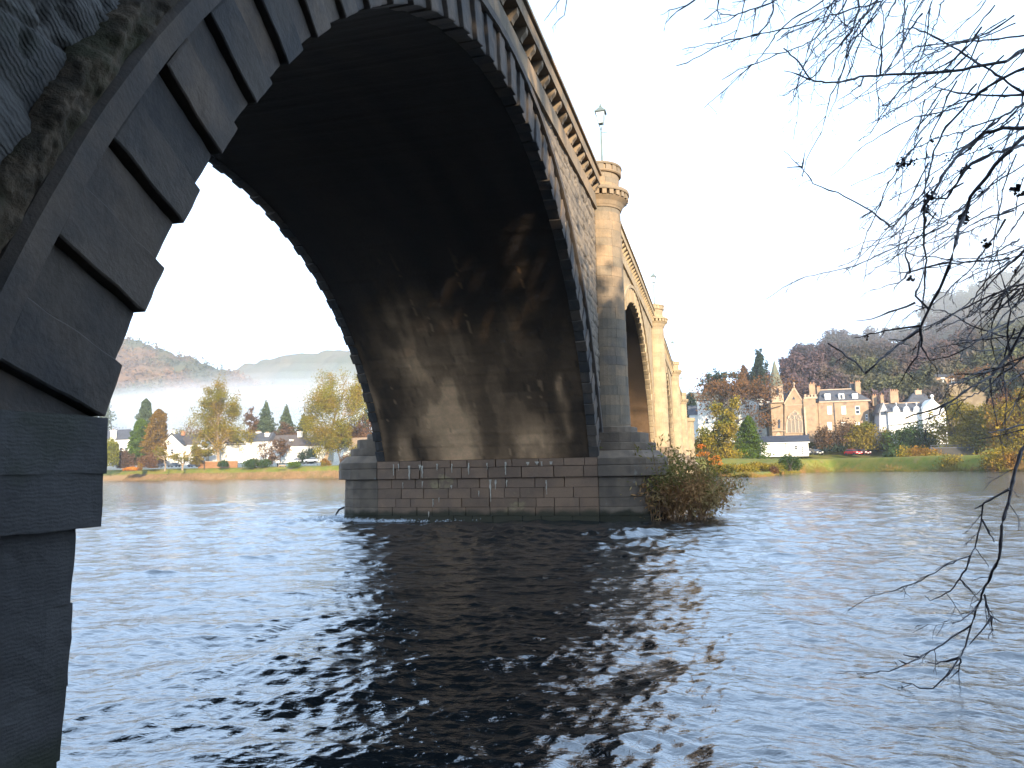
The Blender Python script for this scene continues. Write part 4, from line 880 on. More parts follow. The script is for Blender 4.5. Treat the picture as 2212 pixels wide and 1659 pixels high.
# white gabled house
h = House('white_gabled_house', 'bright white house with a row of small pointed gables and a broad gabled end bay', 1975, 955, YR - 6, 'house')
h.box('wall', 1920.5, 1991, 960, 890, 0, 10, WHITE); h.poly('side_gable', [(1901, 960), (1901, 892), (1910, 869), (1920, 890), (1920, 960)], .8, 8, GREY_AND_SHADE)
h.roof('roof', 1912, 2000, 889.5, 868, 10.4, SLATE, 1.2, 0); h.poly('side_roof', [(1896, 893), (1904, 872), (1909.6, 868.6), (1901, 890)], .6, 8, SLATE)
h.box('ridge', 1918, 1996, 868.4, 866.8, 4.8, 5.3, TRIM); h.box('window', 1904, 1914, 896, 888.5, .65, .85, GLASS)
for u_ in (1936, 1958, 1980):
    h.poly('small_gable', [(u_ - 8, 890), (u_ - 4, 879.5), (u_, 877), (u_ + 4, 879.5), (u_ + 8, 890)], -.35, 2.5, WHITE)
    x, z = h.xz(u_, 873.5); mb = MB(); mb.lathe([(.12, z - .8), (.18, z - .5), (.1, z - .2), (.32, z + .1), (.2, z + .5), (.01, z + .6)], x, h.y + .2, 8); mb.build('finial', GREY_AND_SHADE, h.root)
for u_ in (1939, 1961, 1980): h.window(u_, 907, 8, 15, BLIND); h.window(u_, 935, 8, 14)
h.box('bay_wall', 1991.3, 2041, 960, 890, -2., 8, WHITE); h.poly('bay_gable', [(1989, 890.3), (1992, 880), (2000, 872), (2010, 862), (2020, 872), (2033, 881), (2038, 890.3)], -2., 6, WHITE)
h.box('bay_side', 2041.2, 2046, 960, 890, .5, 7.5, GREY_AND_SHADE); h.box('string_course', 1966, 2041.5, 918, 916.4, -2.2, -1.9, SLATE); h.box('sign_board', 2000, 2026, 925.5, 921, -2.12, -1.98, GREY_AND_SHADE)
x, z = h.xz(2010, 857); mb = MB(); mb.lathe([(.3, z - 1.1), (.4, z - .8), (.25, z - .5), (.55, z - .1), (.5, z + .3), (.2, z + .55), (.01, z + .6)], x, h.y - 1.5, 10); mb.build('finial', WHITE, h.root)
h.box('window', 2003.5, 2005.5, 912, 893, -2.1, -1.95, GLASS); h.window(2014, 903, 4, 17, BLIND, -2.06, True, False); h.window(2030, 903, 8, 16, BLIND, -2.06); h.window(2030, 938, 8, 14, BLIND, -2.06); h.window(2010, 938, 8, 14, None, -2.06)
h.chimney(1930, 1948, 868, 842, 4, RED, 4, 1.8); h.chimney(1911, 1918, 868, 850, 5.5, RED, 1, 1.2); h.chimney(1897, 1907, 872, 850, 8, RED, 2, 1.2)
h = House('slate_roofed_house', 'steep dark slate roof with a stone chimney behind the white gabled house', 2000, 890, YR + 6, 'house'); h.box('wall', 1968, 2016, 900, 868, 5, 12, RED); h.roof('roof', 1966, 2018, 868, 842, 14, SLATE, 3.5, 0, 4); h.chimney(1992, 2006, 848, 838, 8, TRIM, 1, 1.4)
h = House('hillside_house', 'dark stone house with white windows high on the wooded slope', 2046, 840, YR + 30, 'house'); h.box('wall', 2022, 2068, 850, 814, 0, 9, RED); h.roof('roof', 2018, 2072, 814, 800, 9, SLATE, 1.5, 1.5); h.window(2037, 823, 8, 15, BLIND); h.window(2058, 821, 7, 13, BLIND); h.chimney(2030, 2042, 806, 799, 3, TRIM, 2)
h = House('retaining_wall', 'tan retaining wall stepping up the slope behind the white gabled house', 2045, 900, YR + 16, 'wall'); h.poly('wall', [(2012, 925), (2012, 842), (2080, 828), (2130, 850), (2130, 925)], 0, 1.2, mat('tan_rubble', (.22, .17, .11), (.16, .12, .075), .6, .95, .03, 3)); h.poly('coping', [(2012, 842), (2080, 828), (2080, 826.4), (2012, 840.4)], -.2, 1.4, TRIM)
h = House('river_wall', 'low dark wall topped by a fence right of the yellow shrubs', 2060, 982, YR - 34, 'wall'); h.box('wall', 2010, 2104, 984, 968, 0, .6, mat('dark_wall', (.06, .055, .05), (.04, .04, .04), 1)); h.box('coping', 2009, 2105, 968, 965.5, -.1, .7, SLATE)
for k in range(12): h.box('fence_post', 2011 + k * 8.3, 2012 + k * 8.3, 965.5, 961, .2, .35, SLATE)
h.box('rail', 2010, 2104, 962, 961, .2, .35, SLATE)
h = House('white_shed', 'long low white building with a dark blue roof on the right bank', 1695, 983, YR - 18, 'shed')
h.box('wall', 1644, 1746.5, 986, 955, 0, 7, WHITE); h.roof('roof', 1640, 1750, 956, 940, 7.6, mat('blue_black_roof', (.035, .042, .06), (.03, .035, .05), 1, .5), 0, 0, -.5); h.box('fascia', 1640.5, 1749, 957.2, 955.6, -.6, -.35, FRAMEW)
for u_ in (1649.5, 1660): h.window(u_, 966, 8.5, 13, BLIND, -.05, True, False, GLASS)
h.box('door', 1702, 1708.5, 984, 962, -.08, .1, DOORM); h.window(1719.5, 967, 6, 9, None, -.05, fm=DOORM); h.box('gutter_pipe', 1697, 1697.8, 983, 957, -.12, -.03, GLASS)
for k in range(4): h.box('vent', 1732, 1736, 967 + k * 4.4, 964.4 + k * 4.4, -.1, .1, GLASS)
car(1763, 983, YR - 14, math.radians(-72), paint('black_paint', (.02, .02, .025)), 'black car beside the right end of the long white shed')
car(1748, 982, YR - 11, math.radians(-80), paint('pearl_paint', (.45, .44, .42)), 'light grey car half hidden behind the end of the shed')
car(1843, 983.5, YR - 16, math.radians(-60), paint('red_paint', (.55, .01, .02)), 'bright red car parked on the grass in front of the brown bushes')
car(1862, 983, YR - 13.5, math.radians(-60), paint('maroon_paint', (.13, .01, .02)), 'maroon car parked just right of the bright red car')

# --- right bank trees and shrubs
broad_tree(1600, 975, 795, YR - 4, 165, 'wide reddish brown nearly bare tree in front of the white flat topped building', F_RUST, 4600, .45, 60, trunk=.55, spread=1.0,
           blobs=[(1545, 835, 3, 26, 14, 900), (1590, 838, 4, 40, 20, 1700), (1640, 845, 3, 24, 14, 700)], name='town_tree')
broad_tree(1545, 1008, 862, YR - 44, 84, 'leafy olive green tree by the bridge end with light showing through', F_OCHRE, 6500, .42, 61, trunk=.35, dens=1.3, blobs=[(1545, 960, 0, 40, 30, 3600), (1560, 985, 0, 44, 16, 1800)], name='bankside_tree')
cone_tree(1621, 1000, 898, YR - 30, 62, 'bright green cone shaped conifer left of the white shed', F_LIME, 16000, .30, 62, power=.6, trunkh=.02)
cone_tree(1640, 870, 772, YR + 60, 40, 'dark conifer on the skyline left of the spire', F_DARK, 4500, .7, 63, power=.7)
cone_tree(1610, 870, 786, YR + 56, 44, 'reddish dark conifer left of the skyline conifer', F_BROWN, 4500, .7, 64, power=.8)
broad_tree(1652, 880, 752, YR + 52, 44, 'ivy covered bare skyline tree next to the spire', F_DARK, 2400, .6, 65, trunk=.5, name='skyline_tree')
broad_tree(1556, 880, 795, YR + 30, 60, 'dark layered conifer top behind the reddish bare tree', F_DARK, 3500, .6, 66, trunk=.4, name='skyline_tree')
cone_tree(1496, 935, 850, YR + 60, 24, 'small blue green conifer just right of the bridge end', F_DARK, 2500, .7, 67, power=.3)
# maple with orange leaves
b = at(1530, 1016, 150.); s = px(150.); g = np.random.default_rng(5); root = empty('maple_tree', b, 'small maple with glowing orange leaves beside the bridge end', 'tree'); mb = MB(); limbs(mb, b, 60 * s, g, .10, 2, .8); mb.build('trunk', BARK, root)
bl = [(at(u_, v_, 150.)[0], 150. + dy, at(u_, v_, 150.)[2], ru * s, ru * s, rv * s) for u_, v_, dy, ru, rv in ((1515, 964, 0, 9, 5), (1522, 980, .5, 14, 5), (1508, 984, 0, 8, 3), (1548, 990, 0, 11, 7), (1540, 1000, .4, 15, 5), (1556, 1005, 0, 8, 9), (1532, 992, 0, 8, 4))]
V, F = cards(blob_points(bl, 1500, g, .7), .22, g); mesh_np('crown', V, F, F_ORANGE, root)
shrub(1815, 968, 90, 66, YR - 8, 'large brown leafless bush before the pink stone building, left half', F_BROWN, 8500, .42, 70)
shrub(1880, 970, 92, 62, YR - 9, 'large olive brown bush between the pink building and the white gabled house', F_OCHRE, 8500, .42, 71)
shrub(1850, 974, 160, 20, YR - 5, 'dark low hedge behind the parked cars', F_DARK, 4500, .4, 72, name='hedge', cat='hedge', lobes=12)
shrub(1975, 972, 92, 58, YR - 16, 'dark green round bush in front of the white gabled house', F_GREEN, 7500, .40, 73)
shrub(1945, 1005, 60, 50, YR - 22, 'green bush at the right end of the grass bank', F_GREEN, 3800, .38, 74)
shrub(1975, 1010, 90, 52, YR - 36, 'golden shrub spilling down to the water below the white gabled house', F_YEL, 7000, .36, 75)
shrub(2030, 1014, 80, 36, YR - 52, 'orange brown shrub at the waterline under the dark river wall', F_OCHRE, 4800, .34, 76)
shrub(2110, 1015, 120, 40, YR - 66, 'yellow green shrub at the waterline right of the orange brown one', F_YEL, 8500, .32, 77)
shrub(2200, 1016, 110, 52, YR - 78, 'yellow green shrub at the waterline at the right edge', F_YEL, 8000, .30, 78)
broad_tree(2110, 1000, 868, YR - 30, 105, 'tall yellow green tree right of the white gabled house', F_OCHRE, 5200, .42, 79, trunk=.4, dens=1.4, blobs=[(2115, 915, 0, 42, 30, 3600), (2100, 955, 0, 45, 20, 2400)], name='bankside_tree')
broad_tree(2190, 1000, 850, YR - 40, 120, 'tall yellow green tree at the right edge of the view', F_YEL, 5200, .42, 80, trunk=.4, dens=1.4, blobs=[(2180, 905, 0, 46, 36, 4200), (2200, 960, 0, 50, 24, 3000)], name='bankside_tree')
broad_tree(2120, 930, 790, YR + 22, 120, 'brown trees on the slope above the yellow green trees', F_RUST, 8500, .55, 81, trunk=.4, name='slope_tree')
broad_tree(2215, 930, 770, YR + 20, 120, 'brown slope tree at the far right edge', F_BROWN, 8500, .55, 82, trunk=.4, name='slope_tree')
shrub(2060, 905, 60, 50, YR + 8, 'grey brown scrub beneath the tan retaining wall', F_OCHRE, 4500, .4, 83)
shrub(1709, 1014, 54, 34, 168., 'dark green bush standing at the water edge below the shed', F_GREEN, 4500, .22, 84)
shrub(1640, 1020, 110, 22, 162., 'ochre scrub along the spit below the green conifer', F_OCHRE, 7500, .24, 85, lobes=11)
shrub(1585, 1024, 90, 24, 146., 'olive scrub below the leafy tree by the bridge end', F_OCHRE, 5500, .22, 86, lobes=9)
shrub(1672, 1022, 20, 18, 158., 'little orange brown bush at the tip of the spit', F_RUST, 900, .2, 87)
# wooded hillside: crowns without number
g = np.random.default_rng(91); bl = []; ru_ = np.array(RIDGE, float)
for row, (yy, fr) in enumerate(((268, .30), (285, .48), (302, .66), (322, .84), (345, 1.0))):
    u_ = 1500 - row * 5
    while u_ < 2330:
        vr = np.interp(u_, ru_[:, 0], ru_[:, 1]); vb = 905; v_ = vb + (vr - vb) * fr + g.uniform(-6, 8); s = px(yy); r = g.uniform(13, 27)
        if vr < 850:
            c = at(u_, v_ + r * .8, yy)
            for q in range(4): bl.append((c[0] + g.normal() * r * s * .4, c[1] + g.normal() * r * s * .4, c[2] + g.normal() * r * s * .3, r * s * .62, r * s * .62, r * s * .7))
        u_ += r * g.uniform(.9, 1.4)
V, F = cards(blob_points(bl, 170000, g, .55), .62, g, elong=2.6); tag(mesh_np('hillside_wood', V, F, F_MAUVE), 'mauve brown bare autumn wood covering the hillside', kind='stuff')
g = np.random.default_rng(99); gi = np.arange(len(HV)); Hs = HV[(gi % 73 > 14) & (gi % 73 < 70)]; k = g.integers(0, len(Hs), 9000); P0 = Hs[k] + g.normal(size=(9000, 3)) * [6, 5, 0] + [0, 0, 2.]
P = np.repeat(P0, 7, 0) + g.normal(size=(63000, 3)) * [1.6, 1.6, 2.2]; V, F = cards(P, 2.6, g, elong=1.5); tag(mesh_np('mountain_wood', V, F, foliage('mountain_trees', (.20, .11, .05), (.13, .08, .04), (.07, .075, .035), .1, .01)), 'autumn wood covering the misty brown hill', kind='stuff')
# reeds along the left waterline and far brush line behind the cottages
g = np.random.default_rng(92); n = 26000; X = g.uniform(-235, -60, n); D = g.uniform(-.2, 3.6, n); Y = wl(X) + D; Z = gz(X, Y); hgt = g.uniform(.3, 1.0, n) * (.6 + .7 * vnoise(X * .2, Y * 0, 3))
A = np.stack([X, Y, Z], 1); dx = g.normal(size=n) * .25; V = np.stack([A + [-.05, 0, -.1], A + [.05, 0, -.1], A + np.stack([dx, dx * 0, hgt], 1)], 1).reshape(-1, 3)
tag(mesh_np('reeds', V, np.arange(3 * n).reshape(n, 3), foliage('dry_reeds', (.32, .20, .10), (.24, .15, .07), (.20, .15, .06))), 'dry tan reeds fringing the left bank', kind='stuff')
g = np.random.default_rng(93); bl = []
for k in range(90):
    u_ = g.uniform(150, 830); y_ = g.uniform(YL + 60, YL + 130); c = at(u_, g.uniform(935, 962), y_); r = g.uniform(4, 8); bl.append((c[0], c[1], c[2] - 2, r, r, r))
V, F = cards(blob_points(bl, 26000, g, .45), .9, g); tag(mesh_np('valley_wood', V, F, F_BROWN), 'brown woodland line fading into the mist behind the cottages', kind='stuff')
g = np.random.default_rng(95)

g = np.random.default_rng(97); n = 16000; X = g.uniform(2, 92, n); D = np.abs(g.normal(size=n)) * 1.6 - .3; Y = wl(X) + D; Z = gz(X, Y); hg = g.uniform(.25, .9, n) * (.35 + 1.2 * vnoise(X * .35, Y * 0, 3) ** 2)
A = np.stack([X, Y, Z], 1); dx = g.normal(size=n) * .3; V = np.stack([A + [-.06, 0, -.1], A + [.06, 0, -.1], A + np.stack([dx, dx * 0, hg], 1)], 1).reshape(-1, 3)
tag(mesh_np('rough_grass', V, np.arange(3 * n).reshape(n, 3), foliage('rough_grass_blades', (.20, .15, .03), (.12, .125, .02), (.26, .15, .05))), 'ragged ochre grass along the right waterline', kind='stuff')

# ------------------------------------------------------------------ lamps on the turrets
LAMPM = mat('pale_lamp_paint', (.16, .20, .19), (.12, .15, .15), 3, .5); LGLASS = mat('lamp_panes', (.42, .46, .48), None, 1, .15, 0, 4, spec=.6, fine=0)
def lamp(yc, label):
    zt = float(zc(yc)) - .55 + .95 + .72 + .47 + .0; r = empty('street_lamp', (.27, yc, zt), label, 'street lamp', 'lanterns on the bridge turrets'); x = .27
    m = MB(); m.lathe([(.10, zt - .02), (.10, zt + .25), (.055, zt + .32), (.045, zt + 1.5), (.036, zt + 1.95), (.06, zt + 2.0), (.03, zt + 2.05)], x, yc, 10); m.build('post', LAMPM, r)
    m = MB(); m.box(x - .02, x + .28, yc - .015, yc + .015, zt + 1.80, zt + 1.83); m.build('ladder_bar', LAMPM, r)
    z = zt + 2.05; fr = MB()
    for a in np.arange(4) * math.pi / 2 + math.pi / 4:
        fr.tube([(x + .02 * math.cos(a), yc + .02 * math.sin(a), z), (x + .14 * math.cos(a), yc + .14 * math.sin(a), z + .16), (x + .12 * math.cos(a), yc + .12 * math.sin(a), z + .22)], [.014] * 3, 4)
        fr.tube([(x + .15 * math.cos(a), yc + .15 * math.sin(a), z + .20), (x + .30 * math.cos(a), yc + .30 * math.sin(a), z + .74)], [.014, .014], 4)
    fr.lathe([(.02, z + .19), (.17, z + .19), (.17, z + .22), (.02, z + .23)], x, yc, 4, math.pi / 4, math.pi / 4 + 2 * math.pi); fr.build('lantern_frame', LAMPM, r)
    m = MB(); m.lathe([(.145, z + .23), (.285, z + .73), (.0, z + .735)], x, yc, 4, math.pi / 4, math.pi / 4 + 2 * math.pi); m.build('glass', LGLASS, r)
    m = MB(); m.lathe([(.36, z + .74), (.38, z + .79), (.30, z + .83), (.10, z + 1.02), (.07, z + 1.03), (.09, z + 1.07), (.07, z + 1.11), (.03, z + 1.13), (.05, z + 1.18), (.012, z + 1.22), (.0, z + 1.32)], x, yc, 4, math.pi / 4, math.pi / 4 + 2 * math.pi); m.build('lantern_roof', LAMPM, r)
    m = MB(); m.tube([(x + .25, yc, zt + 1.8), (x + .30, yc, zt + 1.2), (x + .42, yc, zt + .6), (x + .56, yc, zt + .02)], [.006] * 4, 4); m.build('cable', LAMPM, r)
for yc_, lb in zip(TOWERS[:4], ('pale green lantern on a thin post on the nearest bridge turret', 'pale lantern on the second turret along the bridge', 'small pale lantern on the third turret along the bridge', 'tiny lantern on the fourth turret, farthest along the bridge')): lamp(yc_, lb)

# ------------------------------------------------------------------ willow shrub growing from the pier
def willow_bush():
    b = np.array([2.6, 29.2, WZ]); g = np.random.default_rng(50); root = empty('willow_bush', b, 'willow bush with green top and rusty brown base growing against the stone pier', 'bush'); mb = MB(); PT = []; PB = []
    for k in range(260):
        p = np.array([g.uniform(.9, 4.3), g.uniform(26.6, 31.0), WZ - .1]); tip = np.array([p[0] + g.normal() * .6 + (p[0] - 2.3) * .28, p[1] + g.normal() * .6, WZ + g.uniform(1.3, 3.35) * (1.06 - .16 * abs(p[0] - 2.2))])
        m_ = (p + tip) / 2 + [g.normal() * .12, g.normal() * .12, .3]; P = [p, (p + m_) / 2 + g.normal(size=3) * .03, m_, (m_ + tip) / 2 + g.normal(size=3) * .04, tip]
        mb.tube(P, [.018, .015, .011, .008, .004], 3)
        for t in np.linspace(.25, 1, 38):
            i = min(int(t * 4), 3); q = P[i] + (P[i + 1] - P[i]) * (t * 4 - i); (PT if q[2] > WZ + 1.25 + .25 * g.normal() else PB).append(q + g.normal(size=3) * .13)
    mb.build('stems', mat('willow_stems', (.30, .17, .08), (.22, .12, .06), 4), root)
    V, F = cards(np.array(PT), .075, g, elong=2.6); mesh_np('leaves', V, F, foliage('willow_bush_leaves', (.24, .215, .055), (.15, .15, .045), (.30, .19, .07), .35, 1.5), root)
    n = 12000; q = np.array(PB)[g.integers(0, len(PB), n)] + g.normal(size=(n, 3)) * [.25, .2, .22]; q[:, 2] = np.maximum(q[:, 2], WZ + .02)
    V, F = cards(q, .075, g, elong=3.2); o = mesh_np('dead_grass', V, F, foliage('rusty_stalks', (.50, .27, .11), (.36, .20, .085), (.44, .31, .13), .35, 1.2), root); o['label'] = 'rusty brown lower growth'
willow_bush()
m = MB(); b = at(742, 1106, 29.)
m.tube([b + [-.5, 0, -.25], b + [-.25, 0, .12], b + [.0, .05, .22], b + [.35, .1, .1], b + [.9, .1, .04], b + [1.3, .1, -.2]], [.03, .05, .06, .05, .06, .05], 6); m.tube([b + [.3, .1, .1], b + [.6, 0, -.1], b + [.75, 0, -.4]], [.03, .03, .02], 5)
tag(m.build('driftwood', mat('wet_wood', (.03, .025, .02), (.02, .018, .015), 5, .5), None, True), 'dark crooked driftwood branch caught against the left end of the pier', 'driftwood')
g = np.random.default_rng(3); n = 9000
# white broken water at the upstream nose of the pier
cx_, cy_ = -13.0, 28.0; k = g.integers(0, 3, n); cen = np.array([[-13.1, 27.6], [-11.8, 25.9], [-9.5, 25.4]])[k]; spread_ = np.array([[.45, .5], [.9, .28], [1.5, .22]])[k]
P = np.concatenate([cen + g.normal(size=(n, 2)) * spread_, WZ + np.abs(g.normal(size=(n, 1))) * .05 + .02], 1); keep = fbm(P[:, 0] * 3, P[:, 1] * 3, 4, 3) > .52; P = P[keep]
V, F = cards(P, .045, g); tag(mesh_np('foam', V, F, mat('foam', (.75, .80, .85), None, 1, .4, fine=0)), 'white broken foam where the river hits the pier', kind='stuff')

# ------------------------------------------------------------------ bare overhanging tree at the right
tree = empty('overhanging_tree', (12.2, .5, -2.6), 'bare twiggy tree hanging its dark branches over the river at the right', 'tree')
rb = random.Random(21); nb = np.random.default_rng(21)
mb = MB(); TR = [np.array(p) for p in ((12.2, .5, -2.8), (12.1, .9, .2), (11.9, 1.5, 3.0), (11.4, 2.0, 5.6), (10.9, 2.4, 8.5))]; mb.tube(TR, [.34, .27, .22, .17, .08], 10); mb.build('trunk', BARK, tree)
c3 = lambda L_: [(1415.7 + .36 * a, .36 * b) for a, b in L_]
c6 = lambda L_: [(1415.7 + .36 * a, 530.9 + .36 * b) for a, b in L_]
c8 = lambda L_: [(1681 + .3467 * a, 973.3 + .3467 * b) for a, b in L_]
c2 = lambda L_: [(707.8 + .36 * a, .36 * b) for a, b in L_]
def traced(mb, pts, dep, r0, r1, twig=1., tw=(.10, .34), droop=.5, sub=True, wob=.0):
    P3 = []; n = len(pts); ph = rb.uniform(0, 6)
    for i, (u, v) in enumerate(pts): P3.append(atd(u, v, dep + .25 * math.sin(ph + i * .8)))
    # resample with a slight crookedness
    Q = []; 
    for i in range(n - 1):
        L0 = np.linalg.norm(P3[i + 1] - P3[i]); m = max(1, int(L0 / .07))
        for k in range(m): Q.append(P3[i] + (P3[i + 1] - P3[i]) * k / m + (nb.normal(size=3) * .0045 if (i or k) else 0))
    Q.append(P3[-1]); N_ = len(Q); R = [r0 + (r1 - r0) * (i / max(N_ - 1, 1)) ** .8 for i in range(N_)]
    R = [r * (1.0 + .35 * (rb.random() < .16)) for r in R]
    R = [r * 1.3 for r in R]; mb.tube(Q, R, 5 if r0 > .006 else 4)
    # buds and side twigs
    for i in range(1, N_ - 1):
        if rb.random() < .45 * twig + .1:
            d = Q[min(i + 1, N_ - 1)] - Q[i]; d = d / (np.linalg.norm(d) + 1e-9); side = RT * rb.choice((-1, 1)) * rb.uniform(.3, 1) + UP * rb.uniform(-1, 1) + nb.normal(size=3) * .3
            mb.tube([Q[i], Q[i] + (d * .6 + side * .5) * rb.uniform(.008, .022)], [.0028, .0012], 3)
        if rb.random() < .27 * twig:
            d = Q[min(i + 1, N_ - 1)] - Q[i]; d = d / (np.linalg.norm(d) + 1e-9); s = -1 if rb.random() < .7 else 1; L0 = rb.uniform(*tw) * (1.2 if rb.random() < .2 else .8)
            nd = d * rb.uniform(.3, .9) + RT * s * rb.uniform(.2, .9) + UP * (rb.uniform(-1.0, .35) * droop * 1.4) + FW * rb.uniform(-.5, .5); nd /= np.linalg.norm(nd); T = [Q[i]]; k = 0
            while k < 6: nd = nd + nb.normal(size=3) * .16 - np.array([0, 0, .06]); nd /= np.linalg.norm(nd); T.append(T[-1] + nd * L0 / 6); k += 1
            mb.tube(T, [min(.0048, R[i] * .8) * (1 - .10 * k) for k in range(7)], 3)
            if sub:
                for k in (2, 3, 4, 5):
                    if rb.random() < .55: sd = nd + RT * rb.uniform(-.9, .9) + UP * rb.uniform(-.9, .6); sd /= np.linalg.norm(sd); l = L0 * rb.uniform(.15, .4); mb.tube([T[k], T[k] + sd * l * .5 + nb.normal(size=3) * .006, T[k] + sd * l], [.0031, .0026, .0018], 3)
    return Q
def limb_to(mb, p, r):               # carries a branch back to the trunk outside the frame
    k = min(range(len(TR)), key=lambda i: abs(TR[i][2] - (p[2] + .8)))
    a = TR[max(k, 1)]; m_ = (a + p) / 2 + np.array([0, 0, .35]); mb.tube([a, (a + m_) / 2 + [0, 0, .12], m_, (m_ + p) / 2 + [0, 0, .05], p], [r * 3.4, r * 2.6, r * 1.9, r * 1.4, r], 6)
